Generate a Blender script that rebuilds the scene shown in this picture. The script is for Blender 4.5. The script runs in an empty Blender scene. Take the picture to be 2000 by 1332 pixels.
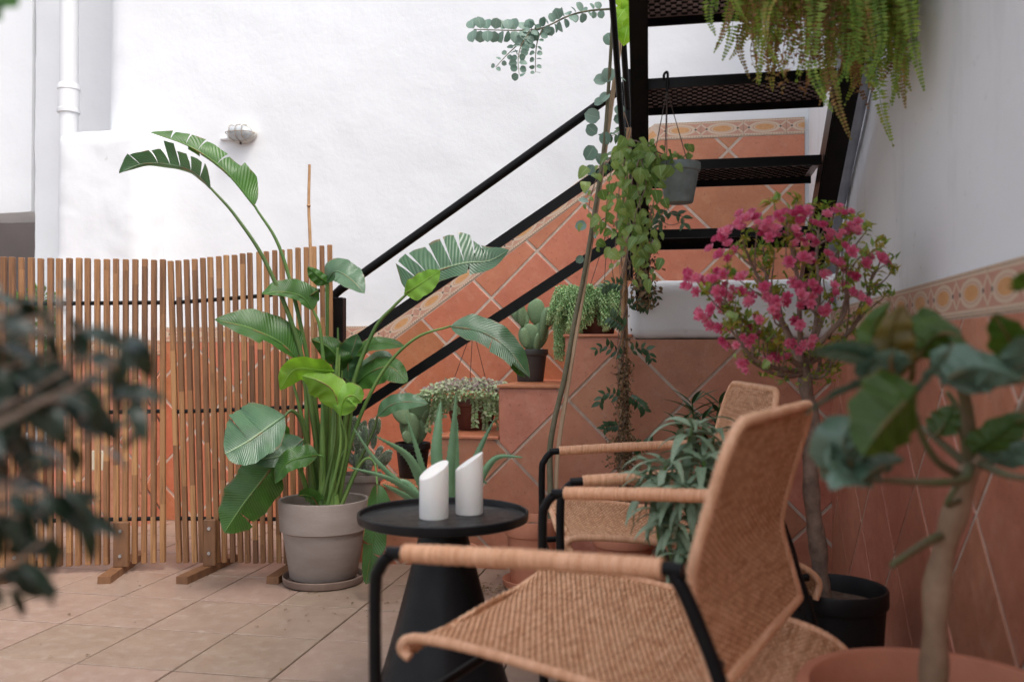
import bpy, bmesh, math, random
from mathutils import Vector, Matrix, noise
random.seed(7)
S = bpy.context.scene
C = S.collection
PI = math.pi
V3 = Vector

# ---------------------------------------------------------------- camera, sky, sun, exposure
F = 1750.0
PITCH = math.atan(19 / F)
cam_d = bpy.data.cameras.new('camera')
cam_d.sensor_width = 36
cam_d.lens = F / 2000 * 36
cam_d.clip_start = .02
cam_d.clip_end = 200
cam_d.dof.use_dof = True
cam_d.dof.focus_distance = 3.45
cam_d.dof.aperture_fstop = 2.8
cam_d.dof.aperture_blades = 0
cam = bpy.data.objects.new('camera', cam_d)
cam.location = (0, 0, .9)
cam.rotation_euler = (PI / 2 + PITCH, 0, 0)
C.objects.link(cam)
S.camera = cam

SUN_EL, SUN_AZ = math.radians(60), math.radians(136)    # azimuth clockwise from +Y: behind the camera, to the right
w = bpy.data.worlds.new('World')
S.world = w
w.use_nodes = True
nt = w.node_tree
bg = nt.nodes['Background']
sky = nt.nodes.new('ShaderNodeTexSky')
sky.sky_type = 'NISHITA'
sky.sun_disc = False
sky.sun_elevation = SUN_EL
sky.sun_rotation = SUN_AZ
sky.dust_density = 4
sky.air_density = 1.0
sky.ozone_density = 1.0
hs = nt.nodes.new('ShaderNodeHueSaturation')
hs.inputs['Saturation'].default_value = .42
nt.links.new(sky.outputs[0], hs.inputs['Color'])
nt.links.new(hs.outputs[0], bg.inputs[0])
bg.inputs[1].default_value = .15
sd = bpy.data.lights.new('sun', 'SUN')
sd.energy = .62
sd.angle = math.radians(22)
sd.color = (1, .97, .93)
so = bpy.data.objects.new('sun', sd)
sdir = V3((math.sin(SUN_AZ) * math.cos(SUN_EL), math.cos(SUN_AZ) * math.cos(SUN_EL), math.sin(SUN_EL)))
so.rotation_euler = sdir.to_track_quat('Z', 'Y').to_euler()
so.location = (0, -2, 6)
C.objects.link(so)
S.view_settings.view_transform = 'Standard'
S.view_settings.look = 'None'
S.view_settings.gamma = 1
S.view_settings.exposure = 1.1
S.render.engine = 'CYCLES'
S.cycles.use_denoising = True
S.cycles.max_bounces = 8

# ---------------------------------------------------------------- the room's axes (u along the back wall, v away from the camera)
RA = math.radians(10.8)
CA, SA = math.cos(RA), math.sin(RA)
def R(u, v, z=0.0):
    return V3((u * CA + v * SA, -u * SA + v * CA, z))
def P(x, y, D):
    """the point that stands D metres ahead and is seen at x, y of the 2000 x 1332 photograph"""
    sx, sy = (x - 1000) / F, -(y - 666) / F
    d = V3((sx, math.cos(PITCH) - sy * math.sin(PITCH), math.sin(PITCH) + sy * math.cos(PITCH)))
    return V3((0, 0, .9)) + d * (D / d.y)

# ---------------------------------------------------------------- materials
def nodes(name):
    m = bpy.data.materials.new(name)
    m.use_nodes = True
    t = m.node_tree
    return m, t, t.nodes['Principled BSDF'], t.nodes.new, t.links.new
def mix(t, a, b, fac, mode='MIX'):
    n = t.nodes.new('ShaderNodeMix')
    n.data_type = 'RGBA'
    n.blend_type = mode
    for s, v in ((n.inputs[0], fac), (n.inputs[6], a), (n.inputs[7], b)):
        if hasattr(v, 'is_output'):
            t.links.new(v, s)
        elif isinstance(v, (tuple, list)):
            s.default_value = (*v[:3], 1)
        else:
            s.default_value = v
    return n.outputs[2]
def ramp(t, src, stops, interp='LINEAR'):
    n = t.nodes.new('ShaderNodeValToRGB')
    n.color_ramp.interpolation = interp
    e = n.color_ramp.elements
    while len(e) < len(stops):
        e.new(.5)
    for k, (p, c) in enumerate(stops):
        e[k].position = p
        e[k].color = (*c, 1) if isinstance(c, (tuple, list)) else (c, c, c, 1)
    t.links.new(src, n.inputs[0])
    return n.outputs[0]
def mathn(t, op, a, b=None, c=None):
    n = t.nodes.new('ShaderNodeMath')
    n.operation = op
    for i, v in enumerate((a, b, c)):
        if v is None:
            continue
        if hasattr(v, 'is_output'):
            t.links.new(v, n.inputs[i])
        else:
            n.inputs[i].default_value = v
    return n.outputs[0]
def noi(t, scale, detail=4, rough=.55, vec=None, coord='Object', stretch=None):
    tc = t.nodes.new('ShaderNodeTexCoord')
    n = t.nodes.new('ShaderNodeTexNoise')
    n.inputs['Scale'].default_value = scale
    n.inputs['Detail'].default_value = detail
    n.inputs['Roughness'].default_value = rough
    v = tc.outputs[coord]
    if stretch:
        mp = t.nodes.new('ShaderNodeMapping')
        mp.inputs['Scale'].default_value = stretch
        t.links.new(v, mp.inputs[0])
        v = mp.outputs[0]
    t.links.new(v, n.inputs['Vector'])
    return n.outputs[0]
def bump(t, bs, h, strength, dist=.01, prev=None):
    b = t.nodes.new('ShaderNodeBump')
    b.inputs['Strength'].default_value = strength
    b.inputs['Distance'].default_value = dist
    t.links.new(h, b.inputs['Height'])
    if prev:
        t.links.new(prev, b.inputs['Normal'])
    t.links.new(b.outputs[0], bs.inputs['Normal'])
    return b.outputs[0]
def orand(t):
    return t.nodes.new('ShaderNodeObjectInfo').outputs['Random']
def stp(t, src, a, b, lo=0., hi=1.):
    n = t.nodes.new('ShaderNodeMapRange')
    t.links.new(src, n.inputs[0])
    for i, v in enumerate((a, b, lo, hi)):
        n.inputs[1 + i].default_value = v
    return n.outputs[0]
def M(name, c1, c2=None, rough=.6, scale=8, bs=0., bscale=80, rand=0., metal=0., stretch=None, spec=.5, bdist=.004, coat=0.):
    m, t, b, N, L = nodes(name)
    c2 = c2 or tuple(x * .75 for x in c1)
    col = mix(t, c1, c2, ramp(t, noi(t, scale, 5, .6, stretch=stretch), [(.3, 0.), (.7, 1.)]))
    if rand:
        v = mathn(t, 'MULTIPLY_ADD', orand(t), 2 * rand, 1 - rand)
        h = N('ShaderNodeHueSaturation')
        L(col, h.inputs['Color'])
        L(v, h.inputs['Value'])
        col = h.outputs[0]
    L(col, b.inputs['Base Color'])
    b.inputs['Roughness'].default_value = rough
    b.inputs['Metallic'].default_value = metal
    b.inputs['Specular IOR Level'].default_value = spec
    b.inputs['Coat Weight'].default_value = coat
    if bs:
        bump(t, b, noi(t, bscale, 4, .6, stretch=stretch), bs, bdist)
    return m
def translucent(t, b, col, amount):
    tr = t.nodes.new('ShaderNodeBsdfTranslucent')
    if hasattr(col, 'is_output'):
        t.links.new(col, tr.inputs[0])
    else:
        tr.inputs[0].default_value = (*col, 1)
    mx = t.nodes.new('ShaderNodeMixShader')
    mx.inputs[0].default_value = amount
    t.links.new(b.outputs[0], mx.inputs[1])
    t.links.new(tr.outputs[0], mx.inputs[2])
    t.links.new(mx.outputs[0], t.nodes['Material Output'].inputs[0])
def leaf_mat(name, c1, c2, rough=.4, vein=0, midrib=None, tr=.2, by='object', scale=30, spec=.5, bs=.15, c3=None, coat=0.):
    """c1..c2 by a random number per leaf (by object, or by the leaf's own UV x on joined foliage)"""
    m, t, b, N, L = nodes(name)
    uv = N('ShaderNodeUVMap').outputs[0]
    sep = N('ShaderNodeSeparateXYZ')
    L(uv, sep.inputs[0])
    if by == 'object':
        f = orand(t)
    else:
        f = sep.outputs[0]
    stops = [(0., c1), (1., c2)] if c3 is None else [(0., c1), (.55, c2), (1., c3)]
    col = ramp(t, f, stops)
    nz = noi(t, scale, 4, .6)
    col = mix(t, col, mix(t, col, (.45, .5, .4), 1., 'MULTIPLY'), ramp(t, nz, [(.40, 0.), (.70, .7)]))
    if midrib is not None:      # UV: x along the leaf, y = side, -1 .. 1 mapped to 0 .. 1
        a = mathn(t, 'ABSOLUTE', mathn(t, 'SUBTRACT', sep.outputs[1], .5))
        col = mix(t, midrib, col, ramp(t, a, [(.008, 0.), (.03, 1.)]))
        if vein:
            ph = mathn(t, 'SINE', mathn(t, 'MULTIPLY_ADD', sep.outputs[0], vein, mathn(t, 'MULTIPLY', a, -vein * .25)))
            col = mix(t, col, mix(t, col, midrib, .28), ramp(t, ph, [(.55, 0.), (1., .35)]))
            bump(t, b, ph, .5, .0013)
        # leaf tips and edges gone dry
        e = mathn(t, 'MULTIPLY', ramp(t, a, [(.45, 0.), (.5, 1.)]), ramp(t, noi(t, 14, 3), [(.5, 0.), (.62, 1.)]))
        col = mix(t, col, (.22, .13, .05), e)
    elif bs:
        bump(t, b, nz, bs, .002)
    L(col, b.inputs['Base Color'])
    b.inputs['Roughness'].default_value = rough
    b.inputs['Specular IOR Level'].default_value = spec
    b.inputs['Coat Weight'].default_value = coat
    b.inputs['Coat Roughness'].default_value = .3
    lite = N('ShaderNodeHueSaturation')
    lite.inputs['Value'].default_value = 1.9
    lite.inputs['Saturation'].default_value = 1.05
    L(col, lite.inputs['Color'])
    translucent(t, b, lite.outputs[0], tr)
    return m

# plaster: brushed white paint over lumpy render, with hairline dirt
def plaster_mat(name, base, dirty=0.):
    m, t, b, N, L = nodes(name)
    col = mix(t, base, tuple(x * .93 for x in base), noi(t, 2.5, 6, .65))
    if dirty:
        st = noi(t, 3.2, 6, .7, stretch=(1, 1, .22))
        col = mix(t, col, (.34, .34, .345), ramp(t, st, [(.52, 0.), (.75, dirty)]))
        sp = noi(t, 26, 5, .75)
        col = mix(t, col, (.22, .22, .22), ramp(t, sp, [(.64, 0.), (.74, dirty * .9)]))
    else:
        sp = noi(t, 16, 3, .6)
        col = mix(t, col, (.6, .59, .57), ramp(t, sp, [(.74, 0.), (.8, .5)]))
    L(col, b.inputs['Base Color'])
    b.inputs['Roughness'].default_value = .75
    b.inputs['Specular IOR Level'].default_value = .3
    n1 = bump(t, b, noi(t, 7, 4, .55), .16, .02)
    n2 = bump(t, b, noi(t, 38, 5, .6), .14, .004, n1)
    bump(t, b, noi(t, 160, 3, .6, stretch=(1, 1, 2.5)), .3, .0015, n2)
    return m
def tile_mat(name, base, base2, pale, rand=.10):
    m, t, b, N, L = nodes(name)
    r = orand(t)
    tc = N('ShaderNodeTexCoord')
    off = N('ShaderNodeVectorMath')
    off.operation = 'ADD'
    cmb = N('ShaderNodeCombineXYZ')
    L(mathn(t, 'MULTIPLY', r, 37.), cmb.inputs[0])
    L(tc.outputs['Object'], off.inputs[0])
    L(cmb.outputs[0], off.inputs[1])
    def nn(s, d, ro=.6):
        n = N('ShaderNodeTexNoise')
        n.inputs['Scale'].default_value = s
        n.inputs['Detail'].default_value = d
        n.inputs['Roughness'].default_value = ro
        L(off.outputs[0], n.inputs['Vector'])
        return n.outputs[0]
    col = mix(t, base, base2, ramp(t, nn(7, 6, .65), [(.32, 0.), (.68, 1.)]))
    col = mix(t, col, pale, ramp(t, nn(24, 5, .7), [(.5, 0.), (.75, .4)]))
    col = mix(t, col, tuple(x * .55 for x in base2), ramp(t, nn(60, 3, .7), [(.6, 0.), (.72, .5)]))
    h = N('ShaderNodeHueSaturation')
    L(mathn(t, 'MULTIPLY_ADD', r, 2 * rand, 1 - rand), h.inputs['Value'])
    L(mathn(t, 'MULTIPLY_ADD', r, -.015, .5075), h.inputs['Hue'])
    L(col, h.inputs['Color'])
    L(h.outputs[0], b.inputs['Base Color'])
    L(ramp(t, nn(12, 3), [(.3, .30), (.7, .50)]), b.inputs['Roughness'])
    b.inputs['Specular IOR Level'].default_value = .55
    bump(t, b, nn(45, 4), .22, .004)
    return m
def border_mat():
    """printed frieze: an orange oval in a cream ring between pink lozenges, rows of dots above and below"""
    m, t, b, N, L = nodes('frieze_print')
    uv = N('ShaderNodeUVMap').outputs[0]
    s = N('ShaderNodeSeparateXYZ')
    L(uv, s.inputs[0])
    x, y = s.outputs[0], s.outputs[1]
    fx = mathn(t, 'FRACT', x)
    dx = mathn(t, 'SUBTRACT', fx, .5)
    dy = mathn(t, 'SUBTRACT', y, .5)
    def ell(a_, b_, w1, w2):
        return mathn(t, 'ADD', mathn(t, 'POWER', mathn(t, 'ABSOLUTE', mathn(t, 'DIVIDE', dx, w1)), a_), mathn(t, 'POWER', mathn(t, 'ABSOLUTE', mathn(t, 'DIVIDE', dy, w2)), b_))
    cream, pink, orange, dark = (.60, .46, .33), (.46, .21, .14), (.52, .22, .065), (.10, .08, .08)
    nz = noi(t, 60, 4)
    pk = mix(t, pink, (.56, .33, .24), nz)
    og = mix(t, orange, (.66, .38, .18), nz)
    ring = ell(2., 2., .37, .34)
    inner = ell(2., 2., .23, .19)
    col = mix(t, cream, pk, stp(t, ring, 1.0, 1.02, 0., 1.))
    col = mix(t, pk, col, stp(t, ell(2., 2., .29, .25), .98, 1.0, 0., 1.))
    col = mix(t, cream, col, stp(t, ell(2., 2., .26, .225), .98, 1.0, 0., 1.))
    col = mix(t, og, col, stp(t, inner, .96, 1.0, 0., 1.))
    # lozenge on the joint
    ex = mathn(t, 'SUBTRACT', .5, mathn(t, 'ABSOLUTE', dx))
    dia = mathn(t, 'ADD', mathn(t, 'DIVIDE', ex, .17), mathn(t, 'DIVIDE', mathn(t, 'ABSOLUTE', dy), .36))
    col = mix(t, mix(t, pk, cream, stp(t, dia, .70, .74, 0., 1.)), col, stp(t, dia, 1.0, 1.04, 0., 1.))
    # edge bands with dots
    ay = mathn(t, 'ABSOLUTE', dy)
    band = stp(t, ay, .36, .375, 0., 1.)
    col = mix(t, col, cream, band)
    dots = mathn(t, 'SINE', mathn(t, 'MULTIPLY', x, 2 * PI * 15))
    dband = mathn(t, 'MULTIPLY', stp(t, ay, .425, .43, 0., 1.), stp(t, ay, .465, .47, 1., 0.))
    dark2 = mix(t, (.35, .12, .06), dark, ramp(t, noi(t, 90, 1), [(.45, 0.), (.55, 1.)]))
    col = mix(t, col, dark2, mathn(t, 'MULTIPLY', dband, ramp(t, dots, [(.0, 0.), (.25, 1.)])))
    # small dark stones at the oval's ends
    k = mathn(t, 'ADD', mathn(t, 'POWER', mathn(t, 'DIVIDE', mathn(t, 'SUBTRACT', mathn(t, 'ABSOLUTE', dx), .37), .028), 2.), mathn(t, 'POWER', mathn(t, 'DIVIDE', dy, .065), 2.))
    col = mix(t, dark, col, stp(t, k, .8, 1., 0., 1.))
    L(col, b.inputs['Base Color'])
    b.inputs['Roughness'].default_value = .5
    bump(t, b, nz, .3, .002)
    return m

m_white = plaster_mat('white_plaster', (.84, .845, .855))
m_white2 = plaster_mat('weathered_white_plaster', (.82, .82, .82), .4)
m_tile = tile_mat('terracotta_wall_tile', (.56, .200, .100), (.46, .150, .074), (.60, .31, .19))
m_tile2 = tile_mat('dull_terracotta_tile', (.57, .225, .135), (.43, .155, .090), (.62, .35, .25))
m_floor = tile_mat('floor_tile_clay', (.310, .220, .168), (.255, .176, .132), (.44, .365, .30), .08)
m_grout = M('grout', (.62, .50, .40), (.46, .35, .28), .9, 30, .3)
m_fgrout = M('floor_grout', (.16, .12, .10), (.36, .30, .27), .9, 5, .2)
m_border = border_mat()
m_black = M('black_painted_steel', (.006, .006, .007), (.011, .010, .010), .36, 20, .12, 140, spec=.14)
m_tread = M('tread_plate_steel', (.40, .31, .29), (.24, .18, .175), .42, 30, .1, 120)
m_wood, _t, _b, _N, _L = nodes('acacia_slat')
_r = orand(_t)
_tc = _N('ShaderNodeTexCoord')
_s = _N('ShaderNodeSeparateXYZ')
_L(_tc.outputs['Object'], _s.inputs[0])
# finger-jointed lengths: each slat is glued up from pieces of different wood
_q = mathn(_t, 'FLOOR', mathn(_t, 'MULTIPLY_ADD', _s.outputs[2], 3.2, mathn(_t, 'MULTIPLY', _r, 97.)))
_w = _N('ShaderNodeTexWhiteNoise')
_w.noise_dimensions = '1D'
_L(_q, _w.inputs['W'])
_mp = _N('ShaderNodeVectorMath')
_mp.operation = 'MULTIPLY_ADD'
_L(_tc.outputs['Object'], _mp.inputs[0])
_mp.inputs[1].default_value = (60, 60, 3.5)
_cb = _N('ShaderNodeCombineXYZ')
_L(mathn(_t, 'MULTIPLY', _r, 53.), _cb.inputs[0])
_L(_q, _cb.inputs[1])
_L(_cb.outputs[0], _mp.inputs[2])
_n = _N('ShaderNodeTexNoise')
_n.inputs['Scale'].default_value = 1.6
_n.inputs['Detail'].default_value = 6
_n.inputs['Roughness'].default_value = .65
_L(_mp.outputs[0], _n.inputs['Vector'])
_c = ramp(_t, _w.outputs['Value'], [(0., (.150, .066, .028)), (.35, (.25, .115, .046)), (.7, (.34, .165, .066)), (1., (.44, .235, .095))])
_c = mix(_t, _c, mix(_t, _c, (.40, .34, .30), 1., 'MULTIPLY'), ramp(_t, _n.outputs[0], [(.45, 0.), (.68, .85)]))
_g = mix(_t, _c, (.26, .20, .16), ramp(_t, noi(_t, 3, 3), [(.55, 0.), (.8, .35)]))
_L(_g, _b.inputs['Base Color'])
_b.inputs['Roughness'].default_value = .55
bump(_t, _b, _n.outputs[0], .25, .002)
m_wood2 = M('oiled_wood', (.21, .098, .042), (.13, .060, .028), .5, 9, .25, 60, .1, stretch=(5, 5, .9))
m_steel = M('zinc_bolt', (.55, .55, .55), None, .3, metal=1.)
m_clay = M('grey_brown_clay', (.255, .205, .178), (.30, .25, .22), .82, 9, .25, 70, stretch=(1, 1, 3))
m_clay_d = M('dark_brown_clay', (.145, .095, .072), (.20, .14, .11), .8, 14, .2, 60)  # darker, browner clay tone for the saucer
m_terra = M('orange_terracotta', (.56, .22, .125), (.46, .18, .105), .72, 10, .2, 60)
m_terra_d = M('dark_red_plastic', (.14, .040, .026), (.11, .035, .024), .5, 10)
m_potblk = M('black_plastic', (.010, .010, .011), (.016, .016, .016), .45, 10, spec=.3)
m_potgry = M('grey_plastic', (.060, .062, .062), (.045, .047, .047), .5, 10)
m_potgrn = M('dusty_grey_green_plastic', (.24, .28, .27), (.13, .155, .15), .6, 22, .1)
m_soil = M('potting_soil', (.085, .055, .036), (.22, .15, .10), .95, 40, .9, 90, bdist=.01)
m_rattan, _t, _b, _N, _L = nodes('woven_rattan')
_s = _N('ShaderNodeSeparateXYZ')
_L(_N('ShaderNodeUVMap').outputs[0], _s.inputs[0])
_c = ramp(_t, _s.outputs[0], [(0., (.48, .225, .105)), (.3, (.70, .375, .205)), (1., (.88, .55, .34))])
_L(mix(_t, _c, (.36, .145, .055), ramp(_t, noi(_t, 45, 4, .65), [(.50, 0.), (.72, .75)])), _b.inputs['Base Color'])
_b.inputs['Roughness'].default_value = .5
m_wrap = M('wrapped_rattan', (.84, .49, .30), (.58, .28, .14), .42, 55, .1, 200, stretch=(4, .3, .3), spec=.5)
m_table = M('black_table_lacquer', (.007, .007, .008), (.014, .013, .014), .42, 9, .05, 60, spec=.2)
_t = m_table.node_tree
_t.links.new(ramp(_t, noi(_t, 11, 5, .7), [(.35, .28), (.65, .55)]), _t.nodes['Principled BSDF'].inputs['Roughness'])
m_candle = M('ivory_wax', (.88, .85, .80), (.85, .81, .76), .5, 5)
m_candle.node_tree.nodes['Principled BSDF'].inputs['Subsurface Weight'].default_value = .3
m_candle.node_tree.nodes['Principled BSDF'].inputs['Subsurface Radius'].default_value = (.02, .012, .008)
m_bamboo = M('dry_bamboo', (.50, .30, .15), (.38, .20, .09), .5, 25, .1)
m_stake = M('pale_wood_stake', (.60, .43, .29), (.50, .34, .21), .6, 30, .1, stretch=(4, 4, .5))
m_eubark = M('eucalyptus_bark', (.20, .17, .11), (.12, .125, .07), .75, 30, .4, 70)
m_bark = M('grey_brown_bark', (.32, .23, .17), (.15, .10, .075), .85, 35, .6, 60)
m_bark2 = M('pale_brown_bark', (.40, .28, .18), (.26, .17, .105), .75, 22, .4, 50)
m_pipe = M('white_pvc', (.80, .80, .80), (.76, .76, .77), .4, 5)
m_pipe2 = M('silver_painted_pipe', (.55, .58, .64), (.40, .43, .49), .38, 14, .35, 30)
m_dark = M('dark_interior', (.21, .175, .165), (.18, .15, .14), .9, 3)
m_wire = M('brown_wire', (.06, .035, .025), None, .5)
m_ring = M('copper_brown_hook', (.28, .09, .045), None, .4)
m_cream = M('cream_plastic', (.72, .62, .46), None, .5)
m_dry = leaf_mat('dry_brown_leaves', (.13, .075, .035), (.30, .20, .10), .7, tr=.1, by='uv', c3=(.06, .04, .02))
l_strel = leaf_mat('strelitzia_leaf', (.040, .120, .018), (.060, .165, .024), .36, 190, (.24, .40, .10), .25, scale=7, spec=.5, coat=.1)
l_strelb = leaf_mat('sky_sheen_strelitzia_leaf', (.044, .130, .045), (.068, .160, .068), .32, 190, (.30, .42, .22), .18, scale=9, spec=.7, coat=.35)  # bluish sheen of the sky mixed into the green, besides the real gloss
l_strely = leaf_mat('young_strelitzia_leaf', (.19, .40, .035), (.26, .48, .045), .4, 300, (.45, .6, .15), .3, scale=9)
l_stem = M('strelitzia_stem', (.055, .125, .028), (.13, .205, .05), .45, 8, .1, 50, .4)
l_cactus = M('opuntia_pad', (.12, .205, .10), (.185, .275, .145), .65, 30, .2, 60, .15)
for _m in (l_cactus,):
    _t = _m.node_tree
    _v = _t.nodes.new('ShaderNodeTexVoronoi')
    _v.inputs['Scale'].default_value = 11
    _t.links.new(_t.nodes.new('ShaderNodeTexCoord').outputs['Object'], _v.inputs['Vector'])
    _in = _t.nodes['Principled BSDF'].inputs['Base Color']
    _src = _in.links[0].from_socket
    _t.links.new(mix(_t, (.42, .36, .22), _src, stp(_t, _v.outputs['Distance'], .10, .17)), _in)
l_euc = leaf_mat('eucalyptus_leaf', (.16, .27, .215), (.25, .36, .30), .55, midrib=(.3, .4, .3), tr=.15, scale=60)
l_heart = leaf_mat('heart_vine_leaf', (.13, .23, .05), (.32, .42, .12), .45, midrib=(.35, .5, .2), tr=.28, scale=40)
l_aloe = M('aloe_leaf', (.17, .30, .16), (.12, .235, .12), .45, 18, .1, 60, .12)
l_sedum = leaf_mat('sedum_beads', (.26, .46, .18), (.58, .72, .38), .5, tr=.1, by='uv', bs=0)
l_trad = leaf_mat('tradescantia_leaves', (.21, .36, .13), (.46, .53, .33), .5, tr=.15, by='uv', bs=0, c3=(.28, .19, .20))
l_grey = leaf_mat('grey_green_strap_leaf', (.18, .265, .165), (.29, .375, .255), .5, midrib=(.3, .40, .25), tr=.12, scale=30)
l_olean = leaf_mat('oleander_leaf', (.035, .09, .035), (.06, .14, .05), .4, midrib=(.15, .25, .1), tr=.12)
l_azal = leaf_mat('azalea_leaves', (.13, .24, .03), (.26, .36, .05), .5, tr=.25, by='uv', bs=0, c3=(.42, .34, .06))
l_flower = leaf_mat('azalea_petal', (.62, .09, .22), (.80, .30, .42), .55, tr=.3, bs=0)
l_fern = leaf_mat('fern_fronds', (.15, .26, .03), (.30, .40, .06), .5, tr=.3, by='uv', bs=0, c3=(.40, .30, .07))
l_fernd = leaf_mat('dry_fern_fronds', (.22, .10, .035), (.36, .20, .08), .7, tr=.25, by='uv', bs=0, c3=(.25, .22, .05))
l_citrus = leaf_mat('broad_glossy_leaf', (.042, .090, .010), (.070, .125, .016), .42, 40, (.11, .20, .04), .34, scale=14, spec=.4)
l_bronze = leaf_mat('bronze_young_leaf', (.13, .085, .012), (.17, .13, .02), .45, tr=.3)
l_darkl = leaf_mat('dark_oval_leaf', (.007, .020, .010), (.018, .040, .020), .34, midrib=(.05, .08, .04), tr=.08, spec=.5, coat=.12)
l_bright = leaf_mat('lime_leaf', (.30, .52, .04), (.36, .58, .06), .4, midrib=(.45, .65, .2), tr=.4)
l_shrub = leaf_mat('shrub_leaves', (.10, .22, .03), (.22, .36, .05), .5, tr=.25, by='uv', bs=0, c3=(.05, .12, .02))
l_vdark = leaf_mat('jasmine_leaf', (.035, .085, .04), (.08, .15, .07), .4, tr=.15)

# ---------------------------------------------------------------- helpers
class MB:
    def __init__(s):
        s.v, s.f, s.uv = [], [], []
    def add(s, v, f, uv=None):
        o = len(s.v)
        s.v += [tuple(p) for p in v]
        s.f += [tuple(i + o for i in q) for q in f]
        s.uv += uv if uv else [(0., 0.)] * len(v)
        return s
    def mesh(s, name, smooth=True):
        me = bpy.data.meshes.new(name)
        me.from_pydata(s.v, [], s.f)
        me.uv_layers.new(name='UVMap')
        li = [0] * len(me.loops)
        me.loops.foreach_get('vertex_index', li)
        flat = [c for i in li for c in s.uv[i]]
        me.uv_layers[0].data.foreach_set('uv', flat)
        if smooth:
            me.polygons.foreach_set('use_smooth', [True] * len(me.polygons))
        me.update()
        if smooth and len(s.f) < 20000:
            me.set_sharp_from_angle(angle=math.radians(38))
        return me
    def build(s, name, mat, parent=None, smooth=True, label=None, kind=None, fix=False):
        me = s.mesh(name, smooth)
        if fix:
            b = bmesh.new()
            b.from_mesh(me)
            bmesh.ops.recalc_face_normals(b, faces=b.faces)
            b.to_mesh(me)
            b.free()
        return link(name, me, mat, parent, label=label, kind=kind)
def rootloc(p):
    m = Matrix.Identity(4)
    while p is not None:
        m = p.matrix_basis @ m if p.parent is None else (p.matrix_parent_inverse @ p.matrix_basis) @ m
        p = p.parent
    return m
def link(name, me, mat, parent=None, mtx=None, label=None, kind=None, local=False):
    o = bpy.data.objects.new(name, me)
    if mat is not None and not me.materials:
        me.materials.append(mat)
    C.objects.link(o)
    if mtx is not None:
        o.matrix_basis = mtx
    if parent is not None:
        o.parent = parent
        if not local:
            o.matrix_parent_inverse = rootloc(parent).inverted()
    if label:
        o['label'] = label
    if kind:
        o['kind'] = kind
    return o
def thing(name, label, cat, loc=(0, 0, 0), rotz=0, group=None, kind=None):
    o = bpy.data.objects.new(name, None)
    o.empty_display_size = .05
    C.objects.link(o)
    o.location = loc
    o.rotation_euler = (0, 0, rotz)
    o.matrix_basis = Matrix.Translation(V3(loc)) @ Matrix.Rotation(rotz, 4, 'Z')
    o['label'] = label
    o['category'] = cat
    if group:
        o['group'] = group
    if kind:
        o['kind'] = kind
    return o
def tag(o, label, cat, group=None):
    o['label'] = label
    o['category'] = cat
    if group:
        o['group'] = group
    return o
def cr(pts, n=8):
    """Catmull-Rom through the points"""
    p = [V3(q) for q in pts]
    if len(p) == 2:
        return [p[0].lerp(p[1], i / n) for i in range(n + 1)]
    q = [2 * p[0] - p[1]] + p + [2 * p[-1] - p[-2]]
    out = []
    for i in range(1, len(q) - 2):
        a, b, c, d = q[i - 1:i + 3]
        for k in range(n):
            t = k / n
            out.append(.5 * (2 * b + (c - a) * t + (2 * a - 5 * b + 4 * c - d) * t * t + (3 * b - a - 3 * c + d) * t ** 3))
    out.append(p[-1])
    return out
def tube(pts, r, n=8, caps=True, flat=1., ref=None):
    """r: a number or (start, end) or a function of 0..1"""
    rf = r if callable(r) else ((lambda t: r) if not isinstance(r, (tuple, list)) else (lambda t: r[0] + (r[1] - r[0]) * t))
    V, Fc = [], []
    m = len(pts)
    ref = V3(ref) if ref else None
    nx = None
    for i, p in enumerate(pts):
        tg = (pts[min(i + 1, m - 1)] - pts[max(i - 1, 0)])
        if tg.length < 1e-9:
            tg = V3((0, 0, 1))
        tg.normalize()
        if nx is None:
            a = ref or (V3((0, 0, 1)) if abs(tg.z) < .9 else V3((1, 0, 0)))
            nx = (a - tg * a.dot(tg)).normalized()
        else:
            nx = (nx - tg * nx.dot(tg)).normalized()
        ny = tg.cross(nx)
        rr = rf(i / (m - 1))
        for k in range(n):
            a = 2 * PI * k / n
            V.append(p + nx * (math.cos(a) * rr) + ny * (math.sin(a) * rr * flat))
    for i in range(m - 1):
        for k in range(n):
            a, b = i * n + k, i * n + (k + 1) % n
            Fc.append((a, b, b + n, a + n))
    if caps:
        Fc.append(tuple(range(n - 1, -1, -1)))
        Fc.append(tuple((m - 1) * n + k for k in range(n)))
    return V, Fc
def box(a, b, fr=None, bev=0.):
    """box between corners, through the frame function fr(x, y, z); optional small chamfer"""
    a, b = V3(a), V3(b)
    lo = V3((min(a.x, b.x), min(a.y, b.y), min(a.z, b.z)))
    hi = V3((max(a.x, b.x), max(a.y, b.y), max(a.z, b.z)))
    fr = fr or (lambda x, y, z: V3((x, y, z)))
    if not bev:
        V = [fr(x, y, z) for x in (lo.x, hi.x) for y in (lo.y, hi.y) for z in (lo.z, hi.z)]
        return V, [(0, 1, 3, 2), (4, 6, 7, 5), (0, 4, 5, 1), (2, 3, 7, 6), (0, 2, 6, 4), (1, 5, 7, 3)]
    bm = bmesh.new()
    bmesh.ops.create_cube(bm, size=1)
    for v in bm.verts:
        v.co = V3((lo.x + (v.co.x + .5) * (hi.x - lo.x), lo.y + (v.co.y + .5) * (hi.y - lo.y), lo.z + (v.co.z + .5) * (hi.z - lo.z)))
    bmesh.ops.bevel(bm, geom=list(bm.edges), offset=bev, segments=1, affect='EDGES', profile=.5)
    bm.verts.index_update()
    V = [fr(*v.co) for v in bm.verts]
    Fc = [tuple(v.index for v in f.verts) for f in bm.faces]
    bm.free()
    return V, Fc
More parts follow.
